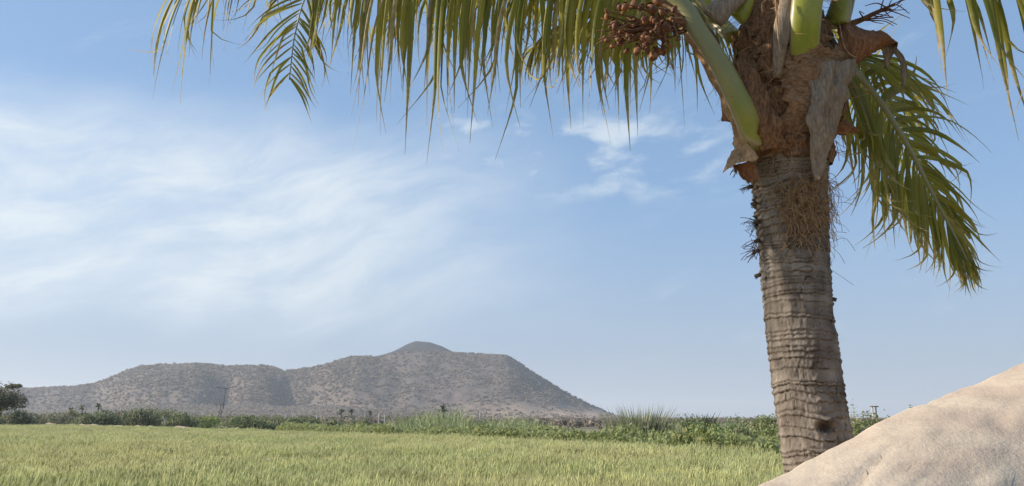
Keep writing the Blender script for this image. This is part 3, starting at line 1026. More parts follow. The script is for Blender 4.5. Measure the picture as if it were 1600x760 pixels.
# ------------------------------------------------------------------ poles, wall, bund
def small_structures():
    rng = np.random.default_rng(31)
    # steel A-frame power pole in front of the hill
    c = P(344, 652, 125)
    root = empty('power_pole', (c[0], c[1], 0), 'tall brown steel power pole with wide crossarm on splayed legs', 'pole')
    top = P(346, 606, 125)[2]
    z = lambda py: P(345, py, 125)[2]
    xx = lambda px: P(px, 640, 125)[0]
    for a, b in ((336, 347), (343, 349)):
        mb = MB()
        hair(mb, np.linspace([xx(a), c[1], -0.1], [xx(b), c[1], z(628)], 5), 0.036, 6)
        child(mb, 'leg', M['steel'], root)
    mb = MB()
    hair(mb, np.linspace([xx(349), c[1], z(640)], [xx(350), c[1], top], 5), 0.04, 6)
    hair(mb, np.linspace([xx(346), c[1], z(644)], [xx(341), c[1], z(622)], 5), 0.036, 6)
    child(mb, 'mast', M['steel'], root)
    mb = MB()
    hair(mb, np.linspace([xx(341), c[1], z(650)], [xx(349), c[1], z(642)], 4), 0.045, 5)
    hair(mb, np.linspace([xx(341), c[1], z(642)], [xx(347), c[1], z(650)], 4), 0.045, 5)
    child(mb, 'brace', M['steel'], root)
    mb = MB()
    hair(mb, np.array([[xx(337), c[1] - .6, top + .08], [xx(345), c[1], top - .08], [xx(352), c[1], top - .1], [xx(366), c[1] + .4, top + .16]]), 0.042, 6)
    child(mb, 'crossarm', M['steel'], root)
    for a in (338, 351, 364):
        mb = MB()
        q = np.array([xx(a), c[1], top + .05])
        hair(mb, np.array([q, q + [0, 0, .15], q + [0, 0, .3]]), 0.06, 6)
        child(mb, 'insulator', M['concrete'], root)
    # thin pale mast on the hill foot
    c = P(308, 652, 300)
    root = empty('lattice_mast', (c[0], c[1], 0), 'thin pale lattice mast against the bluish hollow of the hill', 'mast')
    mt = P(308, 601, 300)[2]
    for dx in (-.35, .35):
        mb = MB()
        hair(mb, np.linspace([c[0] + dx * 1.6, c[1], -.2], [c[0] + dx * .4, c[1], mt], 4), .06, 5)
        child(mb, 'leg', M['concrete'], root)
    mb = MB()
    for k in range(9):
        z0, z1 = mt * k / 9, mt * (k + 1) / 9
        w0, w1 = .56 - .42 * k / 9, .56 - .42 * (k + 1) / 9
        sg = 1 if k % 2 else -1
        hair(mb, np.linspace([c[0] + sg * w0, c[1], z0], [c[0] - sg * w1, c[1], z1], 3), .04, 4)
    child(mb, 'lattice', M['concrete'], root)
    # pale fence poles
    poles = [(83, 639, 118, 'short pale pole, leftmost, above the olive scrub'), (132, 637, 118, 'pale concrete pole standing over the left green bush'),
             (203, 638, 122, 'pale concrete pole tip between the olive bushes'), (447, 647, 150, 'pale pole left one of two close together near the open patch'),
             (457, 648, 150, 'pale pole right one of two close together near the open patch'), (495, 649, 140, 'pale pole standing in front of the tan patch'),
             (592, 647, 120, 'taller leaning pale pole left of the reed bed'), (601, 648, 124, 'pale pole nearest the reed bed'), (749, 646, 150, 'pale post rising behind the dip in the reeds')]
    for i, (px, ty, d, lab) in enumerate(poles):
        c = P(px, 652, d)
        t_ = P(px, ty, d)[2]
        root = empty('fence_pole', (c[0], c[1], 0), lab, 'pole', 'pale poles across the plain')
        mb = MB()
        lean = rng.normal(0, .06)
        sweep(mb, np.linspace([c[0], c[1], -.2], [c[0] + lean, c[1], t_], 4), np.linspace(.10, .075, 4), np.linspace(.10, .075, 4), (0.01, 1, 0), 6)
        child(mb, 'shaft', M['concrete'], root)
        mb = MB()
        box(mb, (c[0] + lean, c[1], t_ - .12), (.34, .07, .07))
        child(mb, 'crossbar', M['concrete'], root)
    # leaning bare branch
    c = P(258, 652, 95)
    mb = MB()
    q = catmull([P(259, 664, 95), P(257, 657, 95), P(254.5, 651, 95)], 7)[0]
    sweep(mb, q, np.linspace(.09, .05, 7), np.linspace(.09, .05, 7), (0.1, 1, 0), 6)
    q = catmull([P(257.4, 659, 95), P(260, 654, 95), P(261, 652, 95)], 6)[0]
    sweep(mb, q, np.linspace(.05, .025, 6), np.linspace(.05, .025, 6), (0.1, 1, 0), 6)
    tag(mb.build('bare_branch', M['concrete']), 'pale leaning bare branch among the green bushes', 'branch')
    # transformer double pole on the right
    dpt = 95
    c = P(1367, 652, dpt)
    root = empty('transformer_pole', (c[0], c[1], 0), 'twin-post transformer pole with short crossbar above the boulder', 'pole')
    x_ = lambda px: P(px, 650, dpt)[0]
    z_ = lambda py: P(1367, py, dpt)[2]
    for a in (1364, 1369.5):
        mb = MB()
        sweep(mb, np.linspace([x_(a), c[1], -.2], [x_(a), c[1], z_(634)], 5), .085, .085, (0.01, 1, 0), 7)
        child(mb, 'post', M['concrete'], root)
    mb = MB()
    box(mb, (x_(1366.7), c[1] - .12, z_(635.5)), (.95, .12, .12))
    child(mb, 'crossbar', M['steel'], root)
    mb = MB()
    box(mb, (x_(1366.7), c[1] - .1, z_(651)), (.5, .4, .42))
    child(mb, 'transformer_box', M['concrete'], root)
    mb = MB()
    hair(mb, np.linspace([x_(1364), c[1], z_(654)], [x_(1369.5), c[1], z_(644)], 3), .03, 4)
    child(mb, 'brace', M['steel'], root)
    # overhead wires
    for k, (p0, p1, lab) in enumerate((((1366, 646, 95), (985, 648, 190), 'upper overhead wire crossing the pale sky above the right bushes'),
                                       ((1366, 649, 95), (985, 652, 190), 'lower overhead wire crossing the pale sky above the right bushes'))):
        a, b = P(*p0), P(*p1)
        s = np.linspace(0, 1, 24)[:, None]
        path = a + (b - a) * s - np.array([0, 0, .9]) * (4 * s * (1 - s))
        mb = MB()
        hair(mb, path, 0.022, 4)
        tag(mb.build('overhead_wire', M['wire']), lab, 'wire', 'overhead wires')
    # stone wall at the far left
    mb = MB()
    for row in range(4):
        x = P(-60, 652, 104)[0] + rng.uniform(0, .3)
        xe = P(47, 652, 104)[0]
        while x < xe:
            w = rng.uniform(.35, .75)
            mb_c = (x + w / 2, 104 + rng.normal(0, .05), 0.19 + row * .39 + rng.normal(0, .02))
            box(mb, mb_c, (w * .96, .55 + rng.uniform(-.1, .1), .38), rng.normal(0, .05))
            x += w
    tag(mb.build('stone_wall', M['stone'], None, False), 'low grey dry stone wall at the far left field corner', 'wall')
    # earth bund along the left field edge
    mb = MB()
    xs = np.linspace(-62, -20, 120)
    pr = np.array([(-1.3, -.05), (-.6, .50), (-.1, .68), (.4, .60), (1.4, -.05)])
    V = []
    for x in xs:
        y = wheat_edge_y(x) + 2.2
        for a, z in pr:
            V.append((x + a * .6 + .1 * vn(x, a, 0, 2), y + a, z * (1 + .35 * vn(x * .9, a, 0, 6)) + .25))
    mb.add(V, grid_faces(len(pr), len(xs)))
    tag(mb.build('earth_bund', M['earth']), 'low tan earth bund bordering the wheat on the left', 'bund', kind='structure')
    # pale farm track strip
    mb = MB()
    q = np.array([P(25, 650, 150), P(72, 650, 158)])
    for a, b in ((0, .9),):
        box(mb, ((q[0, 0] + q[1, 0]) / 2, 154, 1.15), (q[1, 0] - q[0, 0], 3.0, 2.4), 0.03)
    tag(mb.build('mud_wall', M['earth'], None, False), 'pale mud wall behind the acacia tree', 'wall')


small_structures()

# ------------------------------------------------------------------ boulder in the foreground
def boulder():
    ridge = np.array([[-.25, 1.70, -.2], [-.02, 1.72, .55], P(1000, 875, 1.76), P(1090, 816, 1.85), P(1165, 773, 1.92), P(1230, 738, 2.02), P(1300, 701, 2.12), P(1350, 673, 2.18), P(1400, 650, 2.24),
                      P(1450, 628, 2.30), P(1500, 607, 2.36), P(1540, 592, 2.40), P(1600, 564, 2.46), P(1700, 522, 2.55), P(1830, 480, 2.65), P(1980, 455, 2.8),
                      P(2150, 470, 3.0) + [0.2, 0, -.4], P(2150, 470, 3.0) + [.7, .1, -2.6]])
    R, _ = catmull(ridge, 230)
    H = R[:, 2]
    nv = 150
    v = np.linspace(-1, 1, nv)            # -1 front foot, 0 ridge, 1 back foot
    V = []
    for j, q in enumerate(v):
        if q < 0:
            s = -q
            off = np.stack([-0.22 * s * np.ones_like(H), -(0.10 * s + 1.25 * s ** 1.15) * np.ones_like(H), 0 * H], 1)
            drop = (0.10 * s + 0.90 * s ** 2.6)
        else:
            s = q
            off = np.stack([0.25 * s * np.ones_like(H), (0.9 * s ** .8) * np.ones_like(H), 0 * H], 1)
            drop = s ** 1.25
        pt = R + off
        pt[:, 2] = H - (H + 0.25) * drop
        V.append(pt)
    V = np.array(V)                       # nv, nu, 3
    du = np.gradient(V, axis=1)
    dv = np.gradient(V, axis=0)
    N = norm(np.cross(du, dv))
    x, y, z = V[..., 0], V[..., 1], V[..., 2]
    st = z * 1.0 - x * 0.52                # layers run along the slope
    n = 0.007 * fbm(x * 1.6, y * 1.6, z * 1.6, 3, 71) + 0.005 * fbm(x * 1.4, y * 3, st * 16, 3, 75) + 0.0045 * fbm(x * 16, y * 16, z * 16, 4, 79)
    led = vn(x * .8, y * .8, st * 7, 83)
    n += 0.003 * sstep(led, 0.1, 0.3)
    seam = np.abs(vn(x * 2.2, y * 4.0, st * 22, 85))
    n -= 0.010 * (1 - sstep(seam, 0, .11)) * sstep(vn(x * 2.5, y * 2.5, z * 3, 87), 0.0, .5)
    w = np.abs(v)[:, None]
    n = n * (0.16 + 0.84 * sstep(w, 0.02, 0.2))
    n += 0.008 * vn(x * 11, y * 3, z * 5, 90) * (1 - sstep(w, 0.02, 0.2)) + .004 * vn(x * 31, y * 9, z * 25, 91)
    V = V - N * n[..., None] * np.sign(-1)
    mb = MB()
    mb.add(V.reshape(-1, 3), grid_faces(R.shape[0], nv))
    o = mb.build('boulder', M['rock'])
    tag(o, 'large pale pinkish tan boulder sloping up in the lower right foreground', 'boulder')


boulder()

# ------------------------------------------------------------------ the coconut palm
PD = 4.0
AX_PY = np.array([150, 230, 300, 400, 500, 600, 690, 740])
AX_PX = np.array([1231, 1233, 1235.5, 1241, 1248, 1261, 1276, 1284])
AX = np.array([P(a, b, PD) for a, b in zip(AX_PX, AX_PY)])[::-1]
AX = np.vstack([[[AX[0, 0] + .10, PD + .05, -0.1]], [[AX[0, 0] + .05, PD + .02, AX[0, 2] * .5]], AX])


def axis(z):
    return np.stack([np.interp(z, AX[:, 2], AX[:, 0]), np.interp(z, AX[:, 2], AX[:, 1]), np.asarray(z, float)], -1)


ZPX = lambda py: P(1235, py, PD)[2]
palm = empty('coconut_palm', tuple(axis(np.array([-0.05]))[0]), 'coconut palm with ringed trunk and drooping fronds beside the boulder', 'palm')
bpy.context.view_layer.update()


def build_trunk():
    rng = np.random.default_rng(3)
    ztop = ZPX(222)
    z = np.concatenate([np.arange(-0.1, 1.3, 0.016), np.arange(1.3, ztop, 0.0046)])
    nt = 216
    th = np.linspace(0, 2 * math.pi, nt, endpoint=False)
    TH, Z = np.meshgrid(th, z)
    cx, sx = np.cos(TH), np.sin(TH)
    # ring heights, closer together and rougher near the crown
    hs, h = [], -0.3
    while h < ztop + .2:
        hs.append(h)
        h += rng.choice([rng.uniform(.014, .024), rng.uniform(.026, .042), rng.uniform(.042, .066)]) * (1.0 if h < ZPX(420) else 0.8)
    hs = np.array(hs)
    Zw = Z + 0.013 * vn(cx * 1.3, sx * 1.3, Z * 5, 1) + 0.006 * vn(cx * 4, sx * 4, Z * 9, 2) + 0.005 * vn(cx * 11, sx * 11, Z * 20, 4) + 0.012 * np.sin(TH + 9 * vn(0, 0, Z * 3.1, 6))
    idx = np.clip(np.searchsorted(hs, Zw) - 1, 0, len(hs) - 2)
    gap = hs[idx + 1] - hs[idx]
    d = Zw - hs[idx]
    u = d / gap
    prom = rng.uniform(0.6, 1.3, len(hs))[idx] * (0.55 + 0.75 * np.abs(vn(cx * 2.2, sx * 2.2, idx * 3.1, 8)))
    lip = np.exp(-((d - .009) / .008) ** 2)
    groove = np.exp(-(d / .0048) ** 2)
    R0 = np.interp(Z, [0, .4, 1.0, ZPX(690), ZPX(500), ZPX(400), ZPX(300), ZPX(250), ZPX(225)], [.26, .205, .180, .168, .164, .169, .178, .190, .197])
    r = R0 + 0.0062 * prom * lip - 0.0065 * prom * groove - 0.003 * u
    r += 0.004 * fbm(cx * 3, sx * 3, Z * 6, 3, 11)
    r += 0.0035 * fbm(cx * 16, sx * 16, Z * 40, 3, 13)
    # short vertical cracks inside the rings
    cr = np.abs(vn(TH * 17 + idx * 17.3, 0 * Z + idx * 1.7, Z * 6, 23))
    crm = sstep(vn(cx * 1.8, sx * 1.8, Z * 4.2, 29), -0.1, 0.5)
    crack = (1 - sstep(cr, 0.0, 0.075)) * crm * sstep(u, 0.0, .12) * (1 - sstep(u, .80, 1.0))
    r -= 0.0040 * crack
    # secondary horizontal splits
    sec = np.abs(vn(cx * 2.2, sx * 2.2, Z * 42, 37))
    secm = sstep(vn(cx * 2.0, sx * 2.0, Z * 8, 38), 0.05, 0.5)
    split = (1 - sstep(sec, 0, .10)) * secm
    r -= 0.003 * split
    # dark knot facing the camera near the bottom
    kz, kt = P(1268, 667, PD - .18)[2], -math.pi / 2 - 0.05
    dth = (TH - kt + math.pi) % (2 * math.pi) - math.pi
    kd = np.sqrt((dth * .18 / .042) ** 2 + ((Z - kz) / .024) ** 2)
    r -= 0.035 * np.exp(-kd ** 2.2)
    r += 0.010 * np.exp(-((kd - 1.4) / .35) ** 2) * (0.6 + .5 * vn(dth * 22, Z * 40, 0, 5))
    lump = np.exp(-(((dth - .10) * .18 / .030) ** 2 + ((Z - kz - .022) / .016) ** 2))
    r += 0.03 * lump
    # ragged torn scars on the left flank under the crown
    rag = sstep(Z, ZPX(440), ZPX(300)) * (0.5 + 0.5 * np.cos(TH - math.pi * 1.02)) ** 3
    r += 0.016 * rag * lip * (0.4 + np.abs(vn(cx * 5, sx * 5, idx * 2.3, 41)))
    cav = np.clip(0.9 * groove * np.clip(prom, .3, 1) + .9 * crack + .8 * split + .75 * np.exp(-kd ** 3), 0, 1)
    tone = np.clip(0.5 + 0.5 * fbm(cx * 2.5, sx * 2.5, Z * 9, 4, 51) + 0.35 * (rng.uniform(0, 1, len(hs))[idx] - .5), 0, 1)
    hgt = sstep(Z, ZPX(330), ZPX(250))
    C = axis(Z)
    V = np.stack([C[..., 0] + r * cx, C[..., 1] + r * sx, Z], -1).reshape(-1, 3)
    mb = MB()
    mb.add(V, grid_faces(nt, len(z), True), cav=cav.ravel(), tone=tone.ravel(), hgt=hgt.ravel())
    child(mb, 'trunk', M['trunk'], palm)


build_trunk()


def lathe_patch(zs, rs, t0, t1, nt, nz, seed, amp=0.012, aniso=(3, 3, 14), shift=(0, 0), jag=0.0, jag_top=0.0, skew=0.0):
    """curved sheet round the trunk axis between two angles; ragged ends where wanted"""
    s = np.linspace(0, 1, nz)
    th = np.linspace(t0, t1, nt)
    TH, S = np.meshgrid(th, s)
    zz = np.interp(s, np.linspace(0, 1, len(zs)), zs)
    rr = np.interp(s, np.linspace(0, 1, len(rs)), rs)
    Z = np.repeat(zz[:, None], nt, 1) + skew * (TH - t0)
    R = np.repeat(rr[:, None], nt, 1)
    eg = np.clip(np.abs(np.linspace(-1, 1, nt)) * 3 - 2, 0, 1) ** 1.5
    TH = TH + eg[None, :] * 0.16 * fbm(0 * Z + np.sign(np.linspace(-1, 1, nt))[None, :] * 3, 0 * Z, Z * 28, 4, seed + 9)
    if jag:
        Z = Z + (1 - S) ** 2 * jag * fbm(TH * 7, 0 * S, 0 * S, 3, seed + 5)
    if jag_top:
        Z = Z + S ** 2 * jag_top * fbm(TH * 7, 0 * S + 3, 0 * S, 3, seed + 6)
    R = R + amp * fbm(np.cos(TH) * aniso[0], np.sin(TH) * aniso[1], Z * aniso[2], 4, seed)
    C = axis(Z)
    V = np.stack([C[..., 0] + shift[0] + R * np.cos(TH), C[..., 1] + shift[1] + R * np.sin(TH), Z], -1)
    return V


def sheet(mb, V, thick=0.004):
    """give a sheet of points (nz, nt, 3) a thickness"""
    nz, nt = V.shape[:2]
    N = norm(np.cross(np.gradient(V, axis=1), np.gradient(V, axis=0)))
    A, B = V + N * thick / 2, V - N * thick / 2
    F = grid_faces(nt, nz)
    off = nz * nt
    G = [tuple(off + i for i in f[::-1]) for f in F]
    rim = []
    for i in range(nt - 1):
        rim += [(i + 1, i, off + i, off + i + 1), ((nz - 1) * nt + i, (nz - 1) * nt + i + 1, off + (nz - 1) * nt + i + 1, off + (nz - 1) * nt + i)]
    for j in range(nz - 1):
        rim += [(j * nt, (j + 1) * nt, off + (j + 1) * nt, off + j * nt), ((j + 1) * nt + nt - 1, j * nt + nt - 1, off + j * nt + nt - 1, off + (j + 1) * nt + nt - 1)]
    mb.add(np.concatenate([A.reshape(-1, 3), B.reshape(-1, 3)]), F + G + rim)


def build_crown():
    # fibrous core the petioles grow from
    mb = MB()
    zs = [ZPX(p) for p in (262, 244, 225, 200, 165, 130, 100, 60, 20, -40, -110)]
    rs = [.186, .204, .205, .235, .262, .272, .262, .235, .20, .17, .12]
    V = lathe_patch(zs, rs, 0, 2 * math.pi, 130, 150, 3, 0.022, (3, 3, 13))
    V[:, -1] = V[:, 0]
    mb.add(V.reshape(-1, 3), grid_faces(130, 150))
    child(mb, 'crown_core', M['fibre'], palm)
    # overlapping layers of brown fibre cloth
    F = -math.pi / 2
    specs = [  # (z pixel levels bottom>top, radii, angle range, seed, material, jag bottom, jag top, skew, name)
        ((232, 190, 150, 108), (.222, .272, .300, .318), F - .40, F + 1.0, 31, 'fibre2', .03, .05, 0.0, 'fibre_layer'),
        ((150, 120, 95, 60), (.300, .305, .290, .27), F - .75, F + .35, 37, 'fibre', .03, .06, 0.05, 'fibre_layer'),
        ((110, 80, 50, 12), (.285, .285, .275, .26), F - .9, F - .1, 43, 'fibre', .02, .05, -0.03, 'fibre_layer'),
        ((255, 240, 228, 215), (.205, .212, .222, .235), F - 1.2, F + 1.5, 47, 'redsheath', .012, .02, 0.01, 'scar_band'),
        ((200, 160, 120, 85), (.27, .285, .30, .31), F + .95, F + 2.6, 53, 'fibre', .03, .05, 0.0, 'fibre_layer'),
        ((215, 170, 120, 60), (.25, .275, .28, .26), F - 3.2, F - 1.5, 59, 'fibre', .03, .05, 0.0, 'fibre_layer'),
    ]
    for zz, rr, a, b, sd_, mt, jb, jt, sk, nm in specs:
        mb = MB()
        sheet(mb, lathe_patch([ZPX(p) for p in zz], rr, a, b, 60, 44, sd_, 0.014, (4, 4, 22), (0, 0), jb, jt, sk), .005)
        child(mb, nm, M[mt], palm)

    def draped(pts_l, pts_r, n=40, m=16, bulge=-.05, seed=1, amp=.012, rag=.10, folds=0.0):
        """cloth between two edge curves, bulged towards the viewer"""
        A, B = catmull(pts_l, n)[0], catmull(pts_r, n)[0]
        k = np.linspace(0, 1, m)
        row = np.linspace(0, 1, n) * n / 6.0
        e0, e1 = rag * fbm(row, 0 * row + seed, 0 * row, 3, seed), rag * fbm(row, 0 * row + seed + 4, 0 * row, 3, seed + 2)
        K = (k[None, :] * (1 + e1 - e0)[:, None] + e0[:, None])[..., None]
        V = A[:, None] * (1 - K) + B[:, None] * K
        V[..., 1] += bulge * np.sin(np.pi * k)[None, :] + folds * np.sin(k[None, :] * 13 + 1.5 * np.sin(row * .5)[:, None]) * np.sin(np.linspace(.3, 1, n) * 3)[:, None]
        V += amp * np.stack([fbm(V[..., 0] * 18, V[..., 1] * 5, V[..., 2] * 7, 3, seed + q) for q in range(3)], -1) * np.array([.5, 1.2, .5])
        return V
    # long grey strip of dry sheath hanging down the right side
    mb = MB()
    sheet(mb, draped([P(1266, 104, 3.70), P(1270, 150, 3.69), P(1263, 182, 3.70), P(1264, 225, 3.74), P(1268, 258, 3.76), P(1275, 287, 3.77)],
                     [P(1333, 98, 3.78), P(1330, 130, 3.76), P(1316, 170, 3.77), P(1304, 210, 3.78), P(1290, 250, 3.78), P(1278, 289, 3.77)], 60, 34, -.045, 5, .020, .07, .010), .004)
    child(mb, 'grey_sheath_strip', M['sheath'], palm)['label'] = 'long grey strip of dry sheath hanging down the right of the crown'
    # brown clasping sheath that spreads from the right edge of the big petiole
    mb = MB()
    sheet(mb, draped([P(1150, 92, 3.72), P(1166, 140, 3.71), P(1180, 185, 3.72), P(1186, 238, 3.80)], [P(1188, 118, 3.72), P(1206, 160, 3.72), P(1222, 200, 3.74), P(1228, 234, 3.79)], 60, 26, -.012, 15, .020), .006)
    child(mb, 'clasping_sheath', M['fibre'], palm)
    # brown margin along the left edge of the big petiole
    mb = MB()
    sheet(mb, draped([P(1022, 0, 3.78), P(1062, 48, 3.78), P(1100, 105, 3.78), P(1130, 170, 3.80), P(1150, 222, 3.84)], [P(1060, 6, 3.72), P(1096, 60, 3.70), P(1132, 118, 3.71), P(1156, 176, 3.74), P(1176, 226, 3.78)], 60, 12, .01, 17, .010), .006)
    child(mb, 'petiole_margin', M['orangesheath'], palm)
    # dry sheath fan at the right, with its torn grey flaps
    mb = MB()
    sheet(mb, draped([P(1303, 28, 3.95), P(1345, 45, 3.92), P(1380, 62, 3.92), P(1400, 78, 3.94)], [P(1296, 108, 3.85), P(1330, 100, 3.82), P(1352, 92, 3.82), P(1374, 82, 3.86)], 50, 24, -.10, 21, .022), .004)
    child(mb, 'dry_sheath_fan', M['redsheath'], palm)
    mb = MB()
    sheet(mb, draped([P(1350, 52, 3.84), P(1372, 70, 3.83), P(1380, 92, 3.84), P(1383, 108, 3.85)], [P(1372, 56, 3.86), P(1396, 74, 3.85), P(1394, 88, 3.85), P(1386, 109, 3.85)], 40, 12, -.02, 25, .010), .003)
    child(mb, 'torn_flap', M['sheath'], palm)
    mb = MB()
    sheet(mb, draped([P(1380, 66, 3.86), P(1398, 84, 3.84), P(1408, 108, 3.84), P(1408, 134, 3.85)], [P(1392, 68, 3.87), P(1412, 88, 3.85), P(1418, 112, 3.85), P(1412, 138, 3.85)], 40, 10, -.02, 27, .007), .003)
    child(mb, 'torn_flap', M['sheath'], palm)
    # pointed brown bract on the right
    mb = MB()
    sheet(mb, draped([P(1296, 180, 3.95), P(1316, 184, 3.95), P(1340, 207, 3.96)], [P(1298, 210, 3.95), P(1318, 210, 3.95), P(1341, 208, 3.96)], 26, 12, -.03, 29, .006), .006)
    child(mb, 'bract', M['redsheath'], palm)['label'] = 'pointed reddish bract sticking out to the right'
    # torn tan sheath on the left flank
    mb = MB()
    sheet(mb, draped([P(1146, 200, 3.92), P(1146, 222, 3.90), P(1139, 248, 3.90), P(1128, 270, 3.90)], [P(1168, 225, 3.78), P(1180, 240, 3.78), P(1180, 250, 3.79), P(1150, 256, 3.82)], 40, 18, -.03, 33, .014), .004)
    child(mb, 'torn_tan_sheath', M['orangesheath'], palm)['label'] = 'torn tan sheath sticking out on the left flank'
    mb = MB()
    sheet(mb, draped([P(1137, 256, 3.88), P(1150, 270, 3.87), P(1166, 285, 3.87)], [P(1168, 252, 3.82), P(1180, 262, 3.82), P(1186, 280, 3.82)], 26, 12, .04, 35, .012), .006)
    child(mb, 'torn_sheath_stub', M['redsheath'], palm)
    mb = MB()
    sheet(mb, draped([P(1126, 150, 3.95), P(1128, 170, 3.95), P(1131, 190, 3.95)], [P(1142, 140, 3.90), P(1146, 170, 3.90), P(1150, 195, 3.90)], 26, 12, -.01, 39, .012), .008)
    child(mb, 'rusty_sheath_edge', M['redsheath'], palm)
    # old frond stub beside the upright petiole
    mb = MB()
    q = catmull([P(1214, 122, 3.74), P(1217, 90, 3.70), P(1222, 50, 3.67), P(1230, 10, 3.68), P(1240, -60, 3.75)], 26)[0]
    sweep(mb, q, np.interp(np.linspace(0, 1, 26), [0, .3, 1], [.018, .040, .055]), np.linspace(.016, .03, 26), (0, -1, 0.1), 14, .12, 4)
    child(mb, 'dry_frond_stub', M['sheath'], palm)
    mb = MB()
    q = catmull([P(1112, 30, 3.80), P(1128, 12, 3.78), P(1150, -10, 3.80), P(1165, -60, 3.86)], 22)[0]
    sweep(mb, q, np.linspace(.06, .07, 22), np.linspace(.03, .03, 22), (0, -1, 0.1), 14, .14, 9)
    child(mb, 'dry_frond_stub', M['sheath'], palm)

    # loose straw fibres
    rng = np.random.default_rng(19)

    def strand(p0, d0, L, g, curl, rng, n=9, hug=False):
        p, d = np.array(p0, float), norm(d0)
        out = [p.copy()]
        ax_ = norm(rng.normal(size=3))
        for i in range(n - 1):
            d = norm(d + np.array([0, 0, -g]) / n + np.cross(ax_, d) * curl / n + rng.normal(0, .08, 3))
            p = p + d * L / (n - 1)
            if hug:
                c = axis(np.array([p[2]]))[0]
                rr = math.hypot(p[0] - c[0], p[1] - c[1])
                lim = min(max(rr, .192), .192 + hug)
                p[:2] = c[:2] + (p[:2] - c[:2]) * lim / rr
            out.append(p.copy())
        return np.array(out)
    mb = MB()
    for i in range(480):     # the tangled beard under the crown
        px = 1256 + rng.normal(0, 20)
        py = rng.uniform(272, 345) if i > 40 else rng.uniform(340, 372)
        px = np.clip(px, 1196, 1298)
        a = (px - 1238) / 58.0
        dep = PD - .195 * math.sqrt(max(0.05, 1 - a * a)) - rng.uniform(.0, .03)
        d = np.array([rng.normal(-.1, .8), -.15 + rng.normal(0, .15), rng.normal(-.35, .7)])
        hair(mb, strand(P(px, py, dep), d, rng.uniform(.07, .20), 1.5, rng.normal(0, 3.6), rng, 13, rng.uniform(.008, .04)), rng.uniform(.0008, .0017))
    for i in range(60):      # wisps that leave the right flank
        px, py = 1288 + rng.normal(0, 4), rng.uniform(275, 375)
        d = np.array([rng.uniform(.3, 1), -.3 + rng.normal(0, .3), rng.normal(-.3, .6)])
        hair(mb, strand(P(px, py, PD - .05), d, rng.uniform(.06, .17), 1.6, rng.normal(0, 3.2), rng, 12), rng.uniform(.0007, .0014))
    o = child(mb, 'fibre_tangle', M['hair'], palm)
    o['kind'] = 'stuff'
    mb = MB()
    for i in range(330):     # frayed ends all over the crown cloth
        th = rng.uniform(-math.pi * 1.0, 0.15)
        z = rng.uniform(ZPX(250), ZPX(5))
        R = np.interp(z, [ZPX(250), ZPX(190), ZPX(130), ZPX(60), ZPX(0)], [.215, .265, .305, .29, .25])
        c = axis(np.array([z]))[0]
        p = c + [R * math.cos(th), R * math.sin(th), 0]
        tang = np.array([-math.sin(th), math.cos(th), 0]) * rng.choice([-1, 1])
        d = tang + np.array([math.cos(th), math.sin(th), 0]) * .25 + [0, 0, rng.normal(-.1, .5)]
        hair(mb, strand(p, d, rng.uniform(.05, .22), .7, rng.normal(0, 2.0), rng), rng.uniform(.0008, .0019))
    for (pts) in ([P(1211, -5, 3.62), P(1214, 30, 3.61), P(1217, 70, 3.62), P(1222, 102, 3.64)], [P(1312, 40, 3.74), P(1318, 70, 3.73), P(1328, 85, 3.74), P(1338, 90, 3.75)],
                  [P(1093, -5, 3.72), P(1100, 10, 3.70), P(1116, 26, 3.70)], [P(1030, 40, 3.8), P(1022, 60, 3.7), P(1044, 85, 3.72), P(1052, 110, 3.74)]):
        hair(mb, catmull(pts, 14)[0], .0035, 5)
    o = child(mb, 'frayed_fibre', M['hair'], palm)
    o['kind'] = 'stuff'
    # dark bristly tufts on the left flank
    for (px, py, L, k) in ((1180, 347, .085, 26), (1180, 392, .09, 22), (1181, 376, .10, 9), (1150, 262, .06, 24), (1182, 430, .03, 12), (1176, 318, .035, 14), (1170, 292, .06, 14), (1303, 467, .025, 8)):
        mb = MB()
        sgn = -1 if px < 1235 else 1
        root_ = P(px - sgn * 6, py, PD - .03)
        hair(mb, np.array([root_, root_ + [sgn * .012, -.004, -.002], root_ + [sgn * .028, -.008, -.008]]), .010, 6)
        for i in range(k):
            d = np.array([sgn * rng.uniform(.5, 1.2), rng.normal(0, .35), rng.normal(-.05, .45)])
            hair(mb, strand(root_, d, L * rng.uniform(.5, 1.25), .8, rng.normal(0, 1.5), rng, 7), rng.uniform(.0010, .0022))
        child(mb, 'bristle_tuft', M['darkhair'], palm)
    mb = MB()
    for pts in ([P(1296, 380, 3.9), P(1318, 372, 3.88), P(1328, 380, 3.88), P(1336, 392, 3.88)], [P(1296, 420, 3.9), P(1314, 432, 3.88), P(1334, 446, 3.88)], [P(1298, 384, 3.9), P(1312, 398, 3.9), P(1320, 412, 3.9)]):
        hair(mb, catmull(pts, 10)[0], .0011, 4)
    child(mb, 'loose_fibre', M['darkhair'], palm)


build_crown()

# fronds -----------------------------------------------------------------------
LEAVES = []          # every leaflet of every frond, sorted later by how large it shows


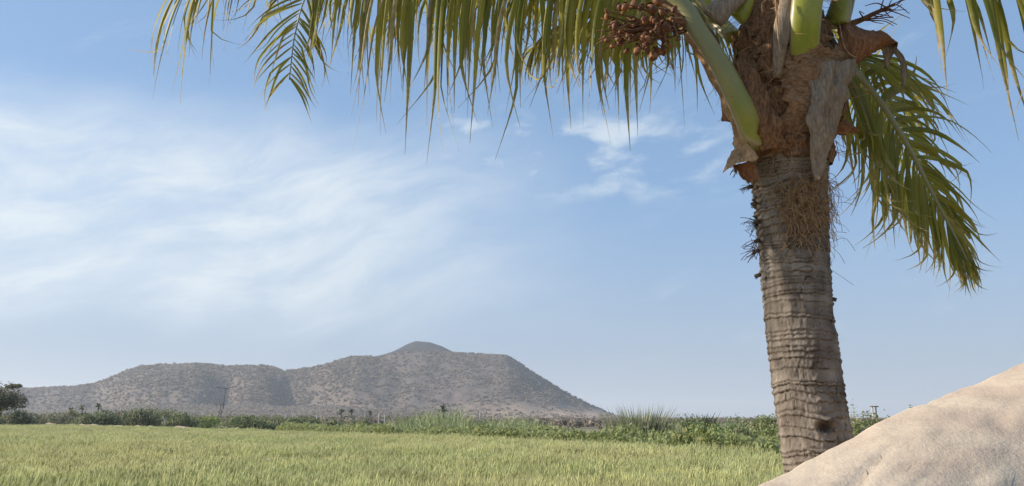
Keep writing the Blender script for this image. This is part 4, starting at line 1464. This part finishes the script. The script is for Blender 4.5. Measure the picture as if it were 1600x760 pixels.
def leaflet(rng, base, d0, up, L, w, droop, dry, seg=12, twist=0.0, kink=None, curl=0.0):
    p, d = np.array(base, float), norm(d0)
    path, dirs = [p.copy()], [d.copy()]
    side_acc = norm(np.cross(d, rng.normal(size=3)))
    for i in range(seg):
        s = (i + 1) / seg
        g = droop * (0.35 + 1.3 * s) / seg
        d = d + np.array([0, 0, -g])
        if kink is not None and abs(s - kink) < .5 / seg:
            d = d + np.array([rng.normal(0, .35), rng.normal(0, .35), -2.2])
        if s > .70:
            d = d + side_acc * curl / seg
        d = norm(d)
        p = p + d * L / seg
        path.append(p.copy()); dirs.append(d.copy())
    path, dirs = np.array(path), np.array(dirs)
    s = np.linspace(0, 1, seg + 1)
    wid = w * np.interp(s, [0, .06, .25, .55, .72, .83, .92, 1.0], [.35, .75, 1.0, .90, .58, .28, .13, .06])
    tw = twist * s
    up_ = np.broadcast_to(np.asarray(up, float), path.shape)
    Sv = np.cross(dirs, up_)
    ln = np.linalg.norm(Sv, axis=1, keepdims=True)
    Sv = np.where(ln < .15, np.cross(dirs, np.array([.2, 1, .1])), Sv)
    Sv = norm(Sv)
    Nv = norm(np.cross(Sv, dirs))
    ct, st_ = np.cos(tw)[:, None], np.sin(tw)[:, None]
    S2, N2 = Sv * ct + Nv * st_, Nv * ct - Sv * st_
    fold = .32
    V = np.stack([path - S2 * wid[:, None] / 2 - N2 * wid[:, None] * fold, path, path + S2 * wid[:, None] / 2 - N2 * wid[:, None] * fold], 1).reshape(-1, 3)
    F = grid_faces(3, seg + 1)
    A = dict(along=np.repeat(s, 3), across=np.tile([-1.0, 0, 1.0], seg + 1), rnd=rng.uniform(0, 1), dry=dry)
    return V, F, A, path, w


def frond(ctrl, w0, name_label=None, leaf_from=.28, Lmax=.95, Lprof=((0, .55), (.25, 1.0), (.6, .9), (.85, .6), (1, .3)), droop=3.0, pairs=80, width=.042, seed=0,
          up=(0, 0, 1), dryp=.10, kinkp=.12, raise_=.1, a0=65, a1=25, wprof=((0, 1.0), (.12, .86), (.25, .62), (.5, .3), (1, .07)), thick=.5, sides=(-1, 1), skip=.06, stiff=0.0):
    rng = np.random.default_rng(1000 + seed)
    pts = [P(*c) for c in ctrl]
    n = 120
    path, length = catmull(pts, n)
    s = np.linspace(0, 1, n)
    wv = w0 * np.interp(s, *zip(*wprof)) / 2
    mb = MB()
    facing = np.asarray(up, float)
    sweep(mb, path, wv, wv * (thick + .25 * s), facing, 16, .05, seed)
    o = child(mb, 'frond', M['petiole'], palm)
    if name_label: o['label'] = name_label
    T, S, U = frames(path, facing)
    for k in range(pairs):
        q = leaf_from + (1 - leaf_from) * (k + .3) / pairs
        for sd_ in sides:
            if rng.uniform() < skip + .12 * (stiff > 0) * (k > pairs * .6): continue
            qq = np.clip(q + rng.normal(0, .003), 0, 1)
            b = np.array([np.interp(qq, s, path[:, i]) for i in range(3)])
            j = min(n - 1, int(qq * (n - 1)))
            r = (qq - leaf_from) / (1 - leaf_from)
            a = math.radians(a0 + (a1 - a0) * r + rng.normal(0, 5))
            d0 = S[j] * sd_ * math.sin(a) + T[j] * math.cos(a) + U[j] * raise_ + rng.normal(0, .10, 3) * (1 - .6 * stiff * (r > .5))
            L = Lmax * np.interp(r, *zip(*Lprof)) * rng.uniform(.70, 1.12)
            dry = 0.0 if rng.uniform() > dryp else rng.uniform(.5, 1.0)
            kk = rng.uniform(.2, .6) if rng.uniform() < kinkp else None
            LEAVES.append((o, leaflet(rng, b + S[j] * sd_ * wv[j] * .6, d0, U[j], L, width * rng.uniform(.75, 1.15) * (1 - .45 * r) * (1 - .35 * stiff * float(sstep(r, .52, .7))), droop * rng.uniform(.6, 1.4) * (1 - stiff * float(sstep(r, .52, .78))), dry,
                                      12, rng.normal(0, 1.1), kk, rng.normal(0, 6.5) * (1 - .7 * stiff * (r > .5)))))
    return o


def build_fronds():
    # thick petiole that leaves to the upper left, its rachis arching above the picture and its tip hanging back into it
    frond([(1176, 222, 4.02), (1177, 222, 3.90), (1174, 210, 3.76), (1166, 184, 3.70), (1151, 150, 3.67), (1125, 100, 3.65), (1092, 50, 3.65), (1054, -2, 3.67), (940, -56, 3.72), (800, -84, 3.78), (660, -82, 3.82), (550, -58, 3.86),
           (485, -15, 3.88), (462, 50, 3.88), (452, 125, 3.88)], .124,
          'thick green frond stem arching out to the upper left', leaf_from=.33, Lmax=1.14, droop=8.5, pairs=112, width=.032, seed=1, stiff=.86, up=(0, -1, .35), wprof=((0, 1.0), (.02, 1.12), (.045, 1.14), (.08, 1.10), (.14, .98), (.25, .82), (.36, .45), (.55, .22), (.8, .09), (1, .04)), a0=70, a1=46, kinkp=.12, dryp=.16, raise_=.0,
          Lprof=((0, .75), (.25, .96), (.54, 1.0), (.68, .52), (.88, .36), (1, .22)))
    # second frond behind it, stiffer, running further left
    frond([(1120, 30, 4.05), (1060, -45, 4.1), (960, -100, 4.15), (800, -130, 4.25), (640, -135, 4.3), (500, -132, 4.3), (410, -118, 4.25), (350, -90, 4.2), (318, -50, 4.15)], .15,
          leaf_from=.22, Lmax=1.15, droop=3.2, pairs=96, seed=2, up=(0, -.35, 1), a0=62, a1=30, kinkp=.16, dryp=.2, width=.032, raise_=.05,
          Lprof=((0, .7), (.25, 1.0), (.55, .95), (.8, .85), (1, .75)))
    # older frond lower down, seen through the curtain; fans out behind the fruit
    frond([(1150, 60, 4.2), (1090, 10, 4.4), (1000, -30, 4.6), (900, -50, 4.8), (790, -45, 4.95), (680, -20, 5.1), (600, 30, 5.2)], .15,
          leaf_from=.10, Lmax=.98, droop=4.5, pairs=90, seed=3, up=(0, -.3, 1), a0=66, a1=30, kinkp=.08, dryp=.08, width=.034)
    # frond hanging to the lower right behind the trunk
    frond([(1272, 96, 4.12), (1328, 108, 4.25), (1375, 160, 4.42), (1420, 232, 4.55), (1458, 305, 4.62), (1490, 365, 4.66), (1512, 408, 4.68)], .13,
          'green frond hanging down at the right behind the trunk', leaf_from=.06, Lmax=.88, droop=1.3, pairs=112, seed=4, up=(.25, -1, .35), a0=96, a1=15, kinkp=.03, dryp=.06, width=.039, raise_=-.05,
          Lprof=((0, .9), (.3, 1.0), (.6, .72), (.85, .45), (1, .26)), wprof=((0, 1), (.15, .62), (.4, .36), (.7, .22), (1, .08)))
    frond([(1285, 92, 4.28), (1325, 88, 4.6), (1365, 122, 5.0), (1398, 190, 5.3), (1415, 260, 5.5)], .11,
          leaf_from=.05, Lmax=.80, droop=2.0, pairs=44, seed=12, up=(.1, -.5, 1), a0=70, a1=30, kinkp=.06, dryp=.08, width=.036, Lprof=((0, .9), (.4, 1), (1, .4)))
    # short inner frond hanging behind the fruit
    frond([(1130, 46, 4.3), (1068, 14, 4.5), (985, 12, 4.8), (900, 30, 5.1), (830, 75, 5.3)], .12,
          leaf_from=.06, Lmax=.86, droop=3.6, pairs=70, seed=13, up=(0, -.3, 1), a0=68, a1=30, kinkp=.06, dryp=.06, width=.036, Lprof=((0, .95), (.4, 1), (1, .4)))
    # frond above the upper right corner
    frond([(1312, 40, 3.85), (1322, -30, 3.82), (1370, -62, 3.75), (1450, -90, 3.62), (1540, -92, 3.5), (1630, -60, 3.4), (1720, 20, 3.3)], .13,
          leaf_from=.30, Lmax=1.32, droop=7.5, pairs=34, seed=5, up=(-.2, -.3, 1), a0=62, a1=35, kinkp=.02, dryp=.04, width=.035, skip=.35)
    # upright petiole in the middle of the crown
    frond([(1256, 128, 3.84), (1256, 95, 3.74), (1257, 55, 3.67), (1262, 0, 3.64), (1275, -120, 3.70), (1310, -330, 4.0), (1380, -560, 4.6), (1480, -700, 5.4), (1580, -700, 6.2)], .165,
          'upright bright green frond stem in the middle of the crown', leaf_from=.42, Lmax=.9, droop=2.4, pairs=44, seed=6, up=(0, -1, .1), wprof=((0, .92), (.10, .95), (.25, .70), (.5, .35), (1, .07)))
    # young petioles behind
    frond([(1150, 30, 3.86), (1164, 8, 3.84), (1166, -60, 3.85), (1130, -300, 4.0), (1040, -480, 4.2), (900, -560, 4.5), (760, -520, 4.8)], .10,
          leaf_from=.42, Lmax=.8, droop=2.4, pairs=44, seed=7, up=(0, -1, .1))
    frond([(1305, 40, 3.98), (1318, 0, 3.98), (1335, -80, 4.0), (1400, -250, 4.3), (1500, -360, 4.9), (1620, -360, 5.6), (1720, -270, 6.2)], .13,
          leaf_from=.42, Lmax=.8, droop=2.8, pairs=44, seed=8, up=(0, -1, .2))
    frond([(1235, 20, 4.15), (1230, -100, 4.3), (1220, -300, 4.9), (1190, -400, 5.9), (1160, -360, 7.0), (1140, -250, 7.8)], .13,
          leaf_from=.36, Lmax=.8, droop=2.6, pairs=44, seed=9, up=(1, 0, .2))
    # rank the leaflets by how large they show; the largest become parts of their own
    sc = []
    for o, (V, F, A, path, w) in LEAVES:
        px, py, zc = to_px(path)
        inside = (px > -20) & (px < 1620) & (py > -10) & (py < 770)
        sc.append((inside * w / np.maximum(zc, .5)).sum())
    order = np.argsort(-np.array(sc))
    rest = MB()
    for rank, i in enumerate(order):
        o, (V, F, A, path, w) = LEAVES[i]
        if rank < 298 and sc[i] > 0:
            mb = MB()
            mb.add(V, F, **A)
            child(mb, 'leaflet', M['leaflet'], o)
        else:
            rest.add(V, F, **A)
    r = child(rest, 'small_leaflets', M['leaflet'], palm)
    r['kind'] = 'stuff'


build_fronds()


def build_fruit():
    rng = np.random.default_rng(23)
    org = P(1096, 42, 3.78)
    mb = MB()
    main = catmull([P(1118, 70, 3.82), org, P(1060, 34, 3.62), P(1010, 42, 3.52), P(985, 50, 3.50)], 20)[0]
    sweep(mb, main, np.linspace(.030, .010, 20), np.linspace(.024, .010, 20), (0, -1, .2), 8, .15, 3)
    bunch = child(mb, 'fruit_bunch', M['stalk'], palm)
    bunch['label'] = 'bunch of small dried reddish nuts at the upper left of the crown'
    nuts = []
    for v in range(4):
        m2 = MB()
        nu, nvv = 12, 9
        a, b = np.meshgrid(np.linspace(0, 2 * math.pi, nu, endpoint=False), np.linspace(-math.pi / 2, math.pi / 2, nvv))
        r = 1 + .20 * fbm(np.cos(a) * np.cos(b) * 2.0, np.sin(a) * np.cos(b) * 2.0, np.sin(b) * 2.0, 2, 60 + v)
        flute = 1 + .06 * np.cos(3 * a + v) * np.cos(b)
        V = np.stack([np.cos(a) * np.cos(b) * r * flute * .8, np.sin(a) * np.cos(b) * r * flute * .8, np.sin(b) * r * (.85 + .07 * v)], -1).reshape(-1, 3)
        m2.add(V, grid_faces(nu, nvv, True))
        # calyx cap
        rr = np.linspace(0.02, .62, 3)
        C = np.array([[math.cos(t) * q, math.sin(t) * q, 1.02 - .55 * q * q + .10 * math.cos(3 * t) * q] for q in rr for t in np.linspace(0, 2 * math.pi, 9, endpoint=False)])
        m2.add(C * [1.1, 1.1, 1.08 + .1 * v], grid_faces(9, 3, True))
        nuts.append(m2.mesh('nut', M['nut']))
    offv = np.array(palm.location)
    spots = []
    for i in range(78):
        px = rng.normal(1008, 32)
        py = rng.normal(48, 23)
        spots.append((np.clip(px, 948, 1070), np.clip(py, 12, 80), 3.50 + rng.uniform(-.10, .10), rng.choice([rng.uniform(.008, .013), rng.uniform(.013, .022)])))
    spots += [(1021, 88, 3.46, .028), (991, 8, 3.48, .026), (1018, 15, 3.48, .028), (1006, 62, 3.44, .026), (1041, 42, 3.46, .026), (966, 60, 3.48, .021), (1028, 2, 3.5, .028)]
    for (px, py, d, r) in spots:
        c = P(px, py, d)
        o = link('nut', nuts[rng.integers(0, 4)], bunch)
        o.location = Vector(c - offv)
        o.scale = (r, r, r * rng.uniform(1.0, 1.3))
        o.rotation_euler = (rng.uniform(-.9, .9), rng.uniform(-.9, .9), rng.uniform(0, 6.28))
    for i in range(44):
        m2 = MB()
        j = rng.integers(3, 19)
        p0 = main[j]
        if i < 22:
            e = P(*spots[i][:3])
            L_ = 0
        else:
            e = P(rng.uniform(928, 985), rng.uniform(5, 80), 3.50 + rng.uniform(-.1, .1))
        mid = (p0 + e) / 2 + rng.normal(0, .02, 3)
        hair(m2, catmull([p0, mid, e], 9)[0], np.linspace(.0055, .0028, 9), 5)
        # side nodes along the spikelet
        child(m2, 'spikelet', M['stalk'], bunch)
    # bare flower stalk on the right
    m2 = MB()
    main2 = catmull([P(1318, 42, 4.0), P(1345, 32, 3.98), P(1365, 22, 3.96), P(1395, 8, 3.95)], 16)[0]
    sweep(m2, main2, np.linspace(.022, .006, 16), np.linspace(.022, .006, 16), (0, -1, .2), 7, .15, 5)
    st = child(m2, 'flower_stalk', M['stalk'], palm)
    for i in range(20):
        m2 = MB()
        p0 = main2[rng.integers(4, 15)]
        e = P(rng.uniform(1350, 1442), rng.uniform(-15, 42), 3.95 + rng.uniform(-.12, .12))
        mid = (p0 + e) / 2 + rng.normal(0, .02, 3)
        hair(m2, catmull([p0, mid, e], 9)[0], np.linspace(.0045, .0018, 9), 5)
        child(m2, 'spikelet', M['stalk'], st)


build_fruit()


# ------------------------------------------------------------------ haze
def haze():
    mt = bpy.data.materials.new("haze")
    mt.use_nodes = True
    t = Tree(mt.node_tree)
    v = t.n('ShaderNodeVolumePrincipled', None, Color=(0.80, 0.86, 0.95), Density=HAZE_DENSITY)
    v.inputs['Anisotropy'].default_value = 0.2
    t.n('ShaderNodeOutputMaterial', None, Volume=v.outputs[0])
    mb = MB()
    box(mb, (0, 2500, 84), (18400, 13400, 172))
    o = mb.build('haze', mt, None, False)
    tag(o, kind='stuff')


haze()
